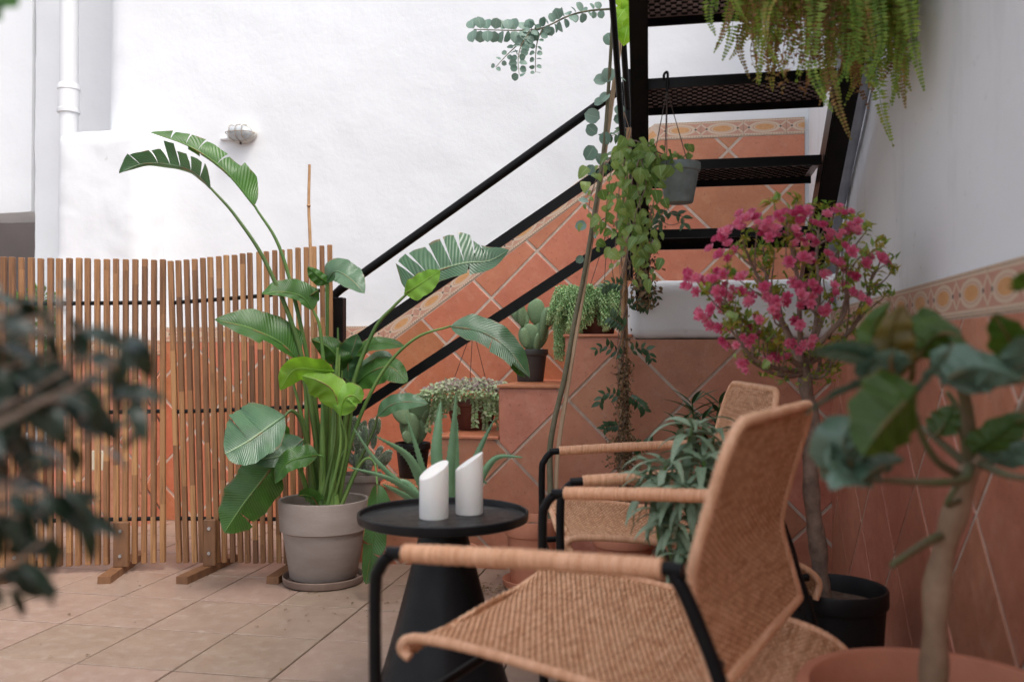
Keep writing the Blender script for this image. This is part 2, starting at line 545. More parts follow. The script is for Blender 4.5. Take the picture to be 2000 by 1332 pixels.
def lathe(prof, c=(0, 0, 0), n=48, wob=0.):
    """prof: (radius, z) from bottom to top; wob lets hand-made clay lose its perfect circle"""
    V, Fc = [], []
    c = V3(c)
    for r, z in prof:
        for k in range(n):
            a = 2 * PI * k / n
            rr = r * (1 + wob * math.sin(2 * a + 1) + wob * .5 * math.sin(3 * a))
            V.append(c + V3((rr * math.cos(a), rr * math.sin(a), z)))
    for i in range(len(prof) - 1):
        for k in range(n):
            a, b = i * n + k, i * n + (k + 1) % n
            Fc.append((a, b, b + n, a + n))
    Fc.append(tuple(range(n - 1, -1, -1)))
    Fc.append(tuple((len(prof) - 1) * n + k for k in range(n)))
    return V, Fc
def rounded(lo, hi, r, res, fr, amp, nsc=3., seed=0, keep=None):
    """plastered block: box of fine quads with rounded edges and hand-trowelled unevenness"""
    lo, hi = V3(lo), V3(hi)
    sz = hi - lo
    V, Fc, idx = [], [], {}
    n = [max(1, int(round(s / res))) for s in sz]
    def vid(i, j, k):
        key = (i, j, k)
        if key not in idx:
            p = V3((lo.x + sz.x * i / n[0], lo.y + sz.y * j / n[1], lo.z + sz.z * k / n[2]))
            c = V3([min(max(p[a], lo[a] + r), hi[a] - r) for a in range(3)])
            d = p - c
            nn = d.normalized() if d.length > 1e-6 else V3((0, 0, 0))
            q = c + nn * min(d.length, r) if d.length > 1e-6 else p
            h = amp * noise.fractal(V3((p.x * nsc + seed, p.y * nsc, p.z * nsc)), .9, 2., 4)
            h += amp * .35 * noise.noise(p * 17)
            q = q + nn * h
            idx[key] = len(V)
            V.append(fr(*q))
        return idx[key]
    for ax in range(3):
        b, c = (ax + 1) % 3, (ax + 2) % 3
        for side in (0, n[ax]):
            for i in range(n[b]):
                for j in range(n[c]):
                    q = []
                    for di, dj in ((0, 0), (1, 0), (1, 1), (0, 1)):
                        t = [0, 0, 0]
                        t[ax], t[b], t[c] = side, i + di, j + dj
                        q.append(vid(*t))
                    Fc.append(tuple(q if side else q[::-1]))
    return V, Fc
def clip(poly, reg):
    """Sutherland-Hodgman: convex polygon clipped to a convex counter-clockwise region"""
    out = poly
    for i in range(len(reg)):
        a, b = reg[i], reg[(i + 1) % len(reg)]
        inp, out = out, []
        if not inp:
            return []
        f = lambda p: (b[0] - a[0]) * (p[1] - a[1]) - (b[1] - a[1]) * (p[0] - a[0])
        for k in range(len(inp)):
            p, q = inp[k - 1], inp[k]
            fp, fq = f(p), f(q)
            if (fp >= 0) != (fq >= 0):
                t = fp / (fp - fq)
                out.append((p[0] + (q[0] - p[0]) * t, p[1] + (q[1] - p[1]) * t))
            if fq >= 0:
                out.append(q)
    return out
def area(p):
    return abs(sum(p[i - 1][0] * p[i][1] - p[i][0] * p[i - 1][1] for i in range(len(p)))) / 2 if len(p) > 2 else 0
def tiles(regions, fr, parent, mat, origin, pitch, ang=PI / 4, gap=.013, th=.0055, name='tile', jit=.0008, pitch2=None):
    """lays one field of tiles; regions are convex pieces of the field; each tile is its own object"""
    ca, sa = math.cos(ang), math.sin(ang)
    p2 = pitch2 or pitch
    us = [p[0] for r in regions for p in r]
    vs = [p[1] for r in regions for p in r]
    rad = max(max(us) - min(us), max(vs) - min(vs)) * 1.5 + abs(origin[0] - us[0]) + abs(origin[1] - vs[0])
    n, n2 = int(rad / pitch) + 2, int(rad / p2) + 2
    for i in range(-n, n):
        for j in range(-n2, n2):
            g = gap / 2
            sq = []
            for x, y in ((i * pitch + g, j * p2 + g), ((i + 1) * pitch - g, j * p2 + g), ((i + 1) * pitch - g, (j + 1) * p2 - g), (i * pitch + g, (j + 1) * p2 - g)):
                sq.append((origin[0] + x * ca - y * sa, origin[1] + x * sa + y * ca))
            pcs = [q for q in (clip(sq, r) for r in regions) if area(q) > 1e-4]
            if not pcs:
                continue
            m = MB()
            d = th + random.uniform(-jit, jit)
            tx, ty = random.uniform(-.002, .002), random.uniform(-.002, .002)
            cx, cy = sum(p[0] for p in sq) / 4, sum(p[1] for p in sq) / 4
            for q in pcs:
                k = len(q)
                c = (sum(p[0] for p in q) / k, sum(p[1] for p in q) / k)
                bev = .0025 if len(pcs) == 1 else 0
                V = [fr(p[0], p[1], -.002) for p in q]
                dd = lambda p: d + (p[0] - cx) * tx + (p[1] - cy) * ty
                V += [fr(p[0], p[1], dd(p) - (.0015 if bev else 0)) for p in q]
                Fc = [(a, (a + 1) % k, k + (a + 1) % k, k + a) for a in range(k)]
                top = k
                if bev:
                    for p in q:
                        l = math.hypot(c[0] - p[0], c[1] - p[1]) or 1
                        pp = (p[0] + (c[0] - p[0]) / l * bev, p[1] + (c[1] - p[1]) / l * bev)
                        V.append(fr(pp[0], pp[1], dd(pp)))
                    Fc += [(k + a, k + (a + 1) % k, 2 * k + (a + 1) % k, 2 * k + a) for a in range(k)]
                    top = 2 * k
                Fc.append(tuple(range(top, top + k)))
                m.add(V, Fc)
            m.build(name, mat, parent, smooth=False, fix=True)
def frieze(p0, p1, h, fr, parent, length=.195, th=.007):
    """printed border tiles from p0 to p1 (lower edge), h high"""
    p0, p1 = Vector(p0), Vector(p1)
    L = (p1 - p0).length
    d = (p1 - p0) / L
    nrm = Vector((-d.y, d.x))
    n = math.ceil(L / length)
    for i in range(n):
        a, b = i * length + .001, min((i + 1) * length - .001, L)
        if b - a < .01:
            continue
        ub = (b - i * length) / length
        V, uv = [], []
        for z, (s, t) in [(-.002, q) for q in ((a, 0), (b, 0), (b, h), (a, h))] + [(th, q) for q in ((a, 0), (b, 0), (b, h), (a, h))]:
            q = p0 + d * s + nrm * t
            V.append(fr(q.x, q.y, z))
            uv.append((i + (0 if s == a else ub), t / h))
        MB().add(V, [(4, 5, 6, 7), (0, 1, 5, 4), (1, 2, 6, 5), (2, 3, 7, 6), (3, 0, 4, 7)], uv).build('border_tile', m_border, parent, smooth=False, fix=True)
def leaf_shape(prof, fold=.15, curl=.15, n=8, across=2, wave=0., twist=0.):
    """unit leaf along +Y, normal +Z; prof(t) = half width; UV x along, y across"""
    m = MB()
    V, Fc, uv = [], [], []
    for i in range(n + 1):
        t = i / n
        wd = max(prof(t), .0008)
        yy = math.sin(t * curl * 2) / (curl * 2) if curl else t
        zz = -(1 - math.cos(t * curl * 2)) / (curl * 2) if curl else 0
        for j in range(-across, across + 1):
            s = j / across
            x = wd * s
            z = zz + abs(s) ** 1.4 * wd * fold + wave * wd * math.sin(t * 14 + (2 if s > 0 else 0)) * abs(s)
            tw = twist * t
            V.append(V3((x * math.cos(tw), yy, z + x * math.sin(tw))))
            uv.append((t, .5 + s / 2))
    k = 2 * across + 1
    for i in range(n):
        for j in range(k - 1):
            Fc.append((i * k + j, i * k + j + 1, (i + 1) * k + j + 1, (i + 1) * k + j))
    m.add(V, Fc, uv)
    return m
def orient(base, d, nrm, L, W=None, T=None):
    d = V3(d).normalized()
    x = d.cross(V3(nrm))
    if x.length < 1e-4:
        x = d.cross(V3((.3, .9, .2)))
    x.normalize()
    z = x.cross(d)
    W = L if W is None else W
    T = L if T is None else T
    m = Matrix.Identity(4)
    for i, (c, s) in enumerate(((x, W), (d, L), (z, T))):
        for r in range(3):
            m[r][i] = c[r] * s
    m.translation = V3(base)
    return m
def rv(a=1.):
    return V3((random.uniform(-a, a), random.uniform(-a, a), random.uniform(-a, a)))
def tiny_leaf(mb, base, d, nrm, L, W, u=None, bend=.2):
    """four-triangle folded leaf for joined foliage"""
    d = d.normalized()
    x = d.cross(nrm)
    x = x.normalized() if x.length > 1e-4 else V3((1, 0, 0))
    z = x.cross(d)
    u = random.random() if u is None else u
    V = [base, base + d * L * .45 + x * W + z * W * .4, base + d * L * .5, base + d * L * .45 - x * W + z * W * .4, base + d * L - z * L * bend]
    mb.add(V, [(0, 1, 2), (0, 2, 3), (2, 1, 4), (3, 2, 4)], [(u, .5)] * 5)
def pot_profile(r, h, rim_h=.18, rim_out=.09, taper=.72, wall=.05, soil=.86):
    """outside up, over the lip, down the inside to just below soil level"""
    rb = r * taper
    rr = r * (1 - rim_out)
    hr = h * (1 - rim_h)
    return [(rb * .6, 0), (rb * .95, 0), (rb, .004), (rb + (rr - rb) * .98, hr - .004), (r * .985, hr), (r, hr + .004), (r, h - .004), (r * .985, h), (r * (1 - wall), h), (r * (1 - wall) - .003, h - .005), (rr * (1 - wall), h * soil - .02), (.001, h * soil - .02)]
def make_pot(root, c, r, h, mat, soil=True, name='pot', **kw):
    m = MB().add(*lathe(pot_profile(r, h, **kw), c, 48))
    p = m.build(name, mat, root)
    if soil:
        n, V, Fc = 24, [], []
        sr = r * .90
        zt = h * kw.get('soil', .86)
        V.append(V3(c) + V3((0, 0, zt + .006)))
        for ring in range(1, 7):
            for k in range(n):
                a = 2 * PI * k / n
                q = V3((math.cos(a), math.sin(a), 0)) * sr * ring / 6
                V.append(V3(c) + q + V3((0, 0, zt + .006 * noise.noise((V3(c) + q) * 60))))
        for k in range(n):
            Fc.append((0, 1 + k, 1 + (k + 1) % n))
            for ring in range(5):
                a, b = 1 + ring * n + k, 1 + ring * n + (k + 1) % n
                Fc.append((a, a + n, b + n, b))
        MB().add(V, Fc).build('soil', m_soil, root)
    return p

# ================================================================ THE SETTING
BV, FV, WU = 4.37, 3.64, .58          # back wall, front of the stairs, side wall
fr_back = lambda u, z, d: R(u, BV - .013 - d, z)
fr_front = lambda u, z, d: R(u, FV - d, z)
fr_side = lambda v, z, d: R(WU - .012 - d, v, z)

# ground under the tiles, out to well beyond the courtyard
ground = MB().add(*box((-9, -9, -.3), (9, 9, -.012), lambda x, y, z: R(x, y, z))).build('floor', m_fgrout, smooth=False, kind='structure')
tiles([[(-4.27, .3), (.58, .3), (.58, 4.9), (-4.27, 4.9)]], lambda x, y, d: R(x, y, d - .0105), ground, m_floor, (-1.110, 2.31 - .335 * 0), .305, 0, .006, .010, 'floor_tile', .0008, .335)

sky_note = None
# back wall
t = thing('courtyard_wall', 'tall white plastered wall behind the stairs with diagonal terracotta tile dado', 'wall', R(-1, BV, 0))
MB().add(*rounded((-3.1, BV, -.3), (.9, BV + .5, 4.3), .09, .045, R, .006, 1.6)).build('plaster', m_white, t)
H_, TOP, UTOP = .076, 1.025, 1.990
SL = .72
k = H_ / math.cos(math.atan(SL))
us, ue, uc = -1.473, .560, -1.473 + (UTOP - TOP) / SL
ui = us + (k - H_) / SL                      # mitre, inner corner
uj = uc + (k - H_) / SL
grp = MB()
grp.add([fr_back(u, z, .003) for u, z in ((-2.86, 0), (ui, 0), (ui, TOP), (us, TOP), (-2.86, TOP))], [(0, 1, 2, 3, 4)])
grp.add([fr_back(u, z, .003) for u, z in ((ui, 0), (ue, 0), (ue, UTOP), (uc, UTOP), (us, TOP), (ui, TOP - .001))], [(0, 1, 2, 3, 4, 5)])
grp.build('grout_bed', m_grout, t, smooth=False)
tiles([[(-2.84, 0), (ui, 0), (ui, TOP - H_ - .004), (-2.84, TOP - H_ - .004)],
       [(ui, 0), (ue, 0), (ue, UTOP - H_ - .004), (uj, UTOP - H_ - .004), (ui, TOP - H_ - .004)]], fr_back, t, m_tile, (-.935, 1.161), .325, name='wall_tile')
frieze((-2.86, TOP - H_), (us - .0, TOP - H_), H_, fr_back, t)
frieze((ui - .01, TOP - H_ + .0), (uj, UTOP - H_), H_, fr_back, t, .195, .0066)
frieze((uj, UTOP - H_), (ue, UTOP - H_), H_, fr_back, t)

# recessed wall at the left with its opening
t = thing('recessed_wall', 'shaded white plastered wall set back at the left with a dark opening', 'wall', R(-4, 4.9, 0))
m = MB()
m.add(*rounded((-3.97, 4.9, -.3), (-3.0, 5.3, 4.3), .03, .06, R, .008, 1.7, 5))
m.add(*rounded((-7.2, 4.9, 1.756), (-3.975, 5.3, 4.3), .02, .08, R, .008, 1.7, 5))
m.add(*rounded((-7.2, 4.9, -.3), (-5.2, 5.3, 1.75), .02, .1, R, .006, 1.7, 8))
m.add(*box((-5.2, 4.9, -.3), (-3.98, 5.3, .35), R))
m.build('plaster', m_white, t)
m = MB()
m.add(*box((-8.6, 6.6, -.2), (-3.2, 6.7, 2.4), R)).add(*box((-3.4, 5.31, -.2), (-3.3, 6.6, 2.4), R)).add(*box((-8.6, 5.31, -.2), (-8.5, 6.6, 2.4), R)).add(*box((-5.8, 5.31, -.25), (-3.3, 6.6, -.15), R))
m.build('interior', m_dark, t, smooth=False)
m = MB()
for a, b in (((-4.62, 6.52, .4), (-4.56, 6.59, 1.72)), ((-4.2, 6.52, .4), (-4.14, 6.59, 1.72)), ((-4.62, 6.52, 1.72), (-4.14, 6.59, 1.78))):
    m.add(*box(a, b, R, .004))
m.build('inner_frame', M('greyed_white_frame', (.24, .22, .21), None, .7), t, smooth=False)

# plastered chimney-like block with the rainwater pipe standing on it
t = thing('plastered_block', 'rounded white plastered block projecting behind the slatted screen, pipe beside it', 'wall block', R(-3, 4.2, 0))
MB().add(*rounded((-3.27, 4.18, -.3), (-2.74, 4.95, 2.07), .075, .03, R, .010, 2.2, 3)).build('plaster', m_white, t)
fr_blk = lambda u, z, d: R(u, 4.18 - d, z)
MB().add([fr_blk(u, z, .006) for u, z in ((-3.25, 0), (-2.745, 0), (-2.745, .955), (-3.25, .955))], [(0, 1, 2, 3)]).build('grout_bed', m_grout, t, smooth=False)
tiles([[(-3.25, 0), (-2.735, 0), (-2.735, .875), (-3.25, .875)]], lambda u, z, d: fr_blk(u, z, d + .006), t, m_tile2, (-3.1, .2), .325, name='wall_tile')
frieze((-3.25, .879), (-2.735, .879), .076, lambda u, z, d: fr_blk(u, z, d + .006), t)
tiles([[(4.165, 0), (4.36, 0), (4.36, .875), (4.165, .875)]], lambda v, z, d: R(-2.737 + d, v, z), t, m_tile2, (4.2, .2), .325, name='wall_tile')
frieze((4.165, .879), (4.36, .879), .076, lambda v, z, d: R(-2.737 + d, v, z), t)
t = thing('rainwater_pipe', 'white plastic rainwater pipe with socket joint in the left wall corner', 'pipe', R(-3.46, 4.56, 0))
c = R(-3.46, 4.56)
rp = .051
MB().add(*tube([V3((c.x, c.y, z)) for z in (0.0, 2.28, 2.42, 4.3)], rp, 24)).build('pipe_length', m_pipe, t)
MB().add(*lathe([(rp + .001, 2.26), (rp + .010, 2.262), (rp + .011, 2.28), (rp + .007, 2.285), (rp + .007, 2.39), (rp + .011, 2.395), (rp + .010, 2.41), (rp + .001, 2.43)], (c.x, c.y, 0), 28)).build('socket_joint', m_pipe, t)

# side wall
t = thing('side_wall', 'weathered white side wall over terracotta tiles, running along the right', 'wall', R(WU, 2, 0))
MB().add(*rounded((WU, -1.6, -.3), (WU + .3, 4.60, 3.3), .03, .055, R, .008, 1.5, 11)).build('plaster', m_white2, t)
MB().add([fr_side(v, z, .003) for v, z in ((-1.5, 0), (3.638, 0), (3.638, 1.06), (-1.5, 1.06))], [(0, 1, 2, 3)]).build('grout_bed', m_grout, t, smooth=False)
tiles([[(-1.5, 0), (3.635, 0), (3.635, .965), (-1.5, .965)]], fr_side, t, m_tile2, (1.9, .12), .325, name='wall_tile', gap=.009)
frieze((-1.5, .970), (3.63, .970), .088, fr_side, t)

# ---------------------------------------------------------------- tiled stairs with landing
t = thing('tiled_stairs', 'terracotta tiled stairs climbing to a white landing, plants on each step', 'stairs', R(-.7, FV, 0))
ST_ = [(-1.55, .115), (-1.28, .330), (-1.012, .545), (-.7485, .758), (-.471, .967)]
m = MB()
for i, (u, z) in enumerate(ST_):
    u2 = ST_[i + 1][0] if i + 1 < len(ST_) else -.2
    m.add(*box((u + .012, FV, -.05), (u2 + .012, BV - .001, z - .012), R))
m.add(*box((-.19, FV, -.05), (WU - .001, BV - .001, .94), R))
m.build('masonry', m_grout, t, smooth=False)
regs = []
for i, (u, z) in enumerate(ST_):
    u2 = ST_[i + 1][0] if i + 1 < len(ST_) else -.2
    regs.append([(u + .002, 0), (u2 + .002, 0), (u2 + .002, z - .014), (u + .002, z - .014)])
regs.append([(-.198, 0), (WU - .006, 0), (WU - .006, .945), (-.198, .945)])
tiles(regs, fr_front, t, m_tile2, (-.697, .464), .334, name='wall_tile')
for i, (u, z) in enumerate(ST_):
    u2 = ST_[i + 1][0] if i + 1 < len(ST_) else -.2
    for va, vb in ((FV - .014, FV + .36), (FV + .366, BV - .014)):
        MB().add(*box((u - .008, va, z - .012), (u2 - .001, vb, z), R, .002)).build('tread_tile', m_tile, t, smooth=False)
    MB().add(*box((u - .002, FV + .002, (ST_[i - 1][1] if i else 0) + .001), (u + .010, BV - .014, z - .014), R, .001)).build('riser_tile', m_tile, t, smooth=False)
MB().add(*rounded((-.222, FV - .014, .947), (WU - .004, BV - .002, 1.18), .035, .022, R, .006, 3, 21)).build('landing', m_white2, t)

# ---------------------------------------------------------------- railing of the tiled stairs
t = thing('stair_railing', 'black steel railing sloping along the tiled stairs', 'railing', R(-1.43, FV - .03, 0))
rv_ = FV - .045
MB().add(*box((-1.458, rv_ - .022, 0), (-1.408, rv_ + .022, 1.125), R, .003)).build('post', m_black, t, smooth=False)
a = V3((-1.455, 0, 1.135)); b = V3((-.20, 0, 1.972))
MB().add(*tube([R(a.x - .0, rv_, a.z - .02), R(a.x + .004, rv_, a.z + .004), R(a.x + .03, rv_, a.z + .026)] + [R(a.x + (b.x - a.x) * q, rv_, a.z + (b.z - a.z) * q + .005) for q in (.05, .5, 1.)], .0185, 16)).build('handrail', m_black, t)
for (ua, za, ub, zb) in ((-1.40, .915, -.22, 1.680), (-1.40, .620, -.22, 1.370)):
    d = V3((ub - ua, 0, zb - za)); n = V3((-d.z, 0, d.x)).normalized() * .020
    V = []
    for vv in (rv_ - .006, rv_ + .006):
        for (uu, zz, s) in ((ua, za, -1), (ub, zb, -1), (ub, zb, 1), (ua, za, 1)):
            V.append(R(uu + n.x * s, vv, zz + n.z * s))
    MB().add(V, [(0, 1, 2, 3), (7, 6, 5, 4), (0, 4, 5, 1), (1, 5, 6, 2), (2, 6, 7, 3), (3, 7, 4, 0)]).build('rail', m_black, t, smooth=False)
MB().add(*box((-.235, rv_ - .02, 1.18), (-.195, rv_ + .02, 2.02), R, .003)).build('post', m_black, t, smooth=False)

# ---------------------------------------------------------------- steel stairs overhead
t = thing('steel_staircase', 'black steel staircase with perforated open treads climbing toward the viewer', 'staircase', R(.15, 3.6, 1.18))
SLP = .668
ln = math.hypot(1, SLP)
def st(u, s, h):      # s = run from the foot, h = height over the stringer's underside
    return R(u, 3.61 - s, 1.055 + SLP * s + h)
for u0 in (-.158, .472):
    V = []
    for s, e in ((0, 0), (2.6, 0)):
        for du in (-.026, .026) if u0 < 0 else (-.034, .030):
            for h in (0, .105):
                V.append(st(u0 + du + (.035 * s if u0 < 0 else 0), s, h))
    bm = bmesh.new()
    vs = [bm.verts.new(p) for p in V]
    for q in [(0, 1, 3, 2), (4, 6, 7, 5), (0, 4, 5, 1), (2, 3, 7, 6), (0, 2, 6, 4), (1, 5, 7, 3)]:
        bm.faces.new([vs[i] for i in q])
    bmesh.ops.bevel(bm, geom=list(bm.edges), offset=.004, segments=2, affect='EDGES')
    bmesh.ops.recalc_face_normals(bm, faces=bm.faces)
    me = bpy.data.meshes.new('stringer'); bm.to_mesh(me); bm.free()
    link('stringer', me, m_black, t)
def tread_meshes():
    x0, x1, dp = -.122, .436, .245
    a = MB()
    pl = MB().add(*box((x0, .001, 0), (x1, dp - .001, .004)))
    a.add(*box((x0, -.004, -.010), (x1, .003, .022), None, .001)).add(*box((x0, dp - .003, -.024), (x1, dp + .004, .006), None, .001))
    b = MB()
    ny, nx = 10, 17
    for j in range(ny):
        for i in range(nx):
            cx = x0 + .022 + (i + (.5 if j % 2 else 0)) * (x1 - x0 - .04) / nx
            cy = .028 + j * (dp - .055) / (ny - 1)
            V = [(cx - .010, cy - .003, 0), (cx + .010, cy - .003, 0), (cx + .010, cy + .003, 0), (cx - .010, cy + .003, 0),
                 (cx - .007, cy, -.006), (cx + .007, cy, -.006)]
            b.add([V3(p) for p in V], [(0, 4, 5, 1), (1, 5, 2), (2, 5, 4, 3), (3, 4, 0)])
    return a.mesh('tread', False), b.mesh('tread_pattern', False), pl.mesh('tread_plate', False)
tm, tp, tpl = tread_meshes()
for k in range(6):
    mt = Matrix.Translation(R(0, 3.27 - .285 * k, 1.314 + .188 * k)) @ Matrix.Rotation(-RA, 4, 'Z')
    o = link('tread', tm, m_black, t, mt)
    link('tread_plate', tpl, m_tread, o, local=True)
    o2 = link('tread_pattern', tp, m_black, o, local=True)
    o2['kind'] = 'stuff'
for h, e in ((.36, .28), (.76, .06)):
    MB().add(*tube([st(-.212, s, h) for s in (e, 1.2, 2.6)], .0105 if h < .5 else .012, 10)).build('rail', m_black, t)
MB().add(*tube([st(-.212, .06, .76), st(-.212, .06, .60), st(-.212, .06, .1)], .011, 10)).build('rail_post', m_black, t)

MB_ = MB().add(*tube(cr([R(.552, 3.55, 1.2), R(.552, 3.42, 1.40), R(.553, 2.9, 1.76), R(.553, 1.2, 2.90)], 8), .024, 18))
tag(MB_.build('wall_pipe', m_pipe2), 'silver painted pipe sloping up the right wall beside the steel staircase', 'pipe')

# ---------------------------------------------------------------- bulkhead lamp
cl = R(-2.285, BV - .004, 0); 
lc = P(470, 261, cl.y - .03)
t = thing('bulkhead_lamp', 'oval caged bulkhead lamp on the white wall', 'wall lamp', lc)
def lampf(x, y, z):
    q = R(x, -y, z) 
    return lc + q
m = MB()
for rr, dd in ((1.0, -.03), (1.02, .0), (.98, .012), (.86, .016)):
    pass
def oval(mb, rings, n=32, ax=.078, az=.047):
    V, Fc = [], []
    for s, d in rings:
        for k in range(n):
            a = 2 * PI * k / n
            V.append(lampf(ax * s * math.cos(a), d, az * s * math.sin(a)))
    for i in range(len(rings) - 1):
        for k in range(n):
            Fc.append((i * n + k, i * n + (k + 1) % n, (i + 1) * n + (k + 1) % n, (i + 1) * n + k))
    Fc.append(tuple((len(rings) - 1) * n + k for k in range(n)))
    mb.add(V, Fc)
    return mb
oval(MB(), [(1., -.035), (1.02, -.02), (1.02, -.002), (.92, .006)]).build('base', M('aged_white_enamel', (.62, .60, .56), (.5, .47, .42), .5, 40), t)
oval(MB(), [(.86, .0), (.84, .02), (.70, .038), (.45, .05), (.2, .054)]).build('glass', M('ribbed_grey_glass', (.55, .57, .58), (.42, .45, .47), .15, 60, .3, 90), t)
m = MB()
for s in (-.45, 0, .45):
    m.add(*tube(cr([lampf(.078 * s, .002, .047 * math.sqrt(1 - s * s)), lampf(.078 * s, .05, .03), lampf(.078 * s, .06, 0), lampf(.078 * s, .05, -.03), lampf(.078 * s, .002, -.047 * math.sqrt(1 - s * s))], 6), .0022, 6))
m.add(*tube(cr([lampf(-.078, .002, 0), lampf(-.06, .045, 0), lampf(0, .06, 0), lampf(.06, .045, 0), lampf(.078, .002, 0)], 6), .0022, 6))
m.build('cage', M('aged_wire', (.34, .28, .22), None, .5), t)
MB().add(*tube([lampf(-.07, -.02, -.02), lampf(-.125, -.026, -.018)], .009, 10)).build('cable_entry', m_pipe, t)
MB().add(*tube([lampf(.0, .0, -.045), lampf(.0, .0, -.058)], .006, 8)).build('drain_screw', m_wire, t)

# ---------------------------------------------------------------- slatted screens
def screen(label, slats, rods, feet, D):
    t = thing('slatted_screen', label, 'screen', P(slats[0][0], 1105, D))
    t.location.z = 0; t.matrix_basis = Matrix.Translation(t.location)
    me = MB().add(*box((-.0100, -.012, 0), (.0100, .012, 1), None, .0016)).mesh('slat', False)
    for (xb, yb, xt, yt, d) in slats:
        a, b = P(xb, yb, d), P(xt, yt, d + .0)
        ax = (b - a)
        L = ax.length
        z = ax.normalized()
        yv = R(-.32 + random.uniform(-.08, .08), 1).normalized()
        x = yv.cross(z).normalized()
        yv = z.cross(x)
        mm = Matrix(((x.x, yv.x, z.x * L, a.x), (x.y, yv.y, z.y * L, a.y), (x.z, yv.z, z.z * L, a.z), (0, 0, 0, 1)))
        link('slat', me, m_wood, t, mm)
    for (xa, ya, xb, yb, da, db) in rods:
        MB().add(*tube([P(xa, ya, da), P((xa + xb) / 2, (ya + yb) / 2 + 1, (da + db) / 2), P(xb, yb, db)], .0085, 12)).build('rod', m_black, t)
    for (xl, xr, yt, df, xf, yf, xk, yk, Dk) in feet:
        # upright board in front of the slats, bolted through; beam on the floor running away from the viewer
        a, b = P(xl, yt, df), P(xr, yt, df)
        MB().add(*box((a.x, df - .02, .028), (b.x, df + .005, a.z), None, .003)).build('foot_upright', m_wood2, t, smooth=False)
        for zz in (a.z - .035, a.z - .135):
            V, Fc = tube([V3(((a.x + b.x) / 2, df - .019, zz)), V3(((a.x + b.x) / 2, df - .026, zz))], .0075, 6)
            MB().add(V, Fc).build('bolt', m_steel, t, smooth=False)
        f = P(xf, yf, 3.47); f.z = 0
        g = P(xk, yk, Dk); g.z = 0
        d = (g - f).normalized(); sdv = V3((d.y, -d.x, 0)) * .024
        V = [f - sdv, f + sdv, g + sdv, g - sdv]
        V += [p + V3((0, 0, .028)) for p in V]
        MB().add(V, [(3, 2, 1, 0), (4, 5, 6, 7), (0, 1, 5, 4), (1, 2, 6, 5), (2, 3, 7, 6), (3, 0, 4, 7)]).build('foot_beam', m_wood2, t, smooth=False)
    return t
s1 = []
for i in range(-4, 18):
    x = 7 + i * 18.35
    d = 3.60 + .0053 * i
    s1.append((x + random.uniform(-1, 1), 1108.5 - .6 * i + random.uniform(-1, 1), x + random.uniform(-1.2, 1.2), 503 + .25 * i + random.uniform(-1.2, 1.2), d))
screen('left wooden slat screen standing in front of the white block', s1,
       [(-75, 593, 316, 591, 3.58, 3.69), (-75, 808, 316, 803, 3.58, 3.69), (-75, 1018, 318, 1012, 3.58, 3.69)],
       [(16, 54, 1070 - 50, 3.585, 0, 1140, 72, 1098, 3.80), (225, 254, 1018, 3.64, 203, 1138, 276, 1086, 3.93)], 3.6)
s2 = []
for i in range(21):
    q = i / 20
    xt = 333 + 312 * q
    s2.append((350 + 300 * q + random.uniform(-1.2, 1.2), 1098 + random.uniform(-1, 1), xt + random.uniform(-1.2, 1.2), 510 - 32 * q + random.uniform(-1.2, 1.2), 3.70 + .02 * q))
screen('right wooden slat screen beside the big potted plant', s2,
       [(334, 592, 642, 566, 3.70, 3.72), (340, 804, 645, 792, 3.70, 3.72), (346, 1012, 645, 1013, 3.70, 3.72)],
       [(400, 424, 1013, 3.66, 355, 1137, 455, 1092, 3.86), (560, 584, 1013, 3.67, 532, 1137, 600, 1092, 3.84)], 3.7)
# wall box seen through the left screen
q = P(193, 899, 4.52)
MB().add(*box((-.034, -.012, -.05), (.034, 0, .05), lambda x, y, z: q + R(x, y, z), .004)).build('wall_box', m_cream)
tag(bpy.data.objects['wall_box'], 'small cream wall box seen between the slats of the left screen', 'socket')

# ---------------------------------------------------------------- tray table and candles
tc = P(866, 1008, 2.2)
tz = tc.z
t = thing('tray_table', 'round black tray table with conical base and low rim', 'table', (tc.x, tc.y, 0))
rt = .209
MB().add(*lathe([(.05, tz - .014), (rt - .012, tz - .012), (rt - .002, tz - .008), (rt, tz), (rt, tz + .011), (rt - .003, tz + .013), (rt - .006, tz + .011), (rt - .008, tz + .001), (rt - .016, tz - .002), (.001, tz - .002)], (tc.x, tc.y, 0), 96)).build('tray', m_table, t)
prof = [(.185, 0), (.19, .004), (.188, .012)] + [(.188 - .136 * ((z_ / .47) ** .85), .012 + z_) for z_ in (.05, .12, .2, .3, .4, .455)] + [(.052, tz - .014)]
MB().add(*lathe(prof, (tc.x, tc.y, 0), 64)).build('base', m_table, t)
def candle(x, y, D, r, zl, zr, label, sy=.3):
    c = P(x, y, D); c.z = tz - .002
    t = thing('candle', label, 'candle', c)
    n = 40
    V, Fc = [], []
    top = lambda px, py: zl + (zr - zl) * (px / r * .5 + .5) + sy * py
    rings = [(r * .97, None, 0), (r, None, .003)]
    for rr, _, z in rings:
        V += [c + V3((rr * math.cos(2 * PI * k / n), rr * math.sin(2 * PI * k / n), z)) for k in range(n)]
    for rr, dz in ((r, -.004), (r * .985, -.001), (r * .95, 0), (r * .5, -.0008), (.0, -.001)):
        V += [c + V3((rr * math.cos(2 * PI * k / n), rr * math.sin(2 * PI * k / n), top(rr * math.cos(2 * PI * k / n), rr * math.sin(2 * PI * k / n)) + dz)) for k in range(n)]
    for i in range(6):
        for k in range(n):
            a, b = i * n + k, i * n + (k + 1) % n
            Fc.append((a, b, b + n, a + n))
    Fc.append(tuple(range(n - 1, -1, -1)))
    MB().add(V, Fc).build('wax_body', m_candle, t)
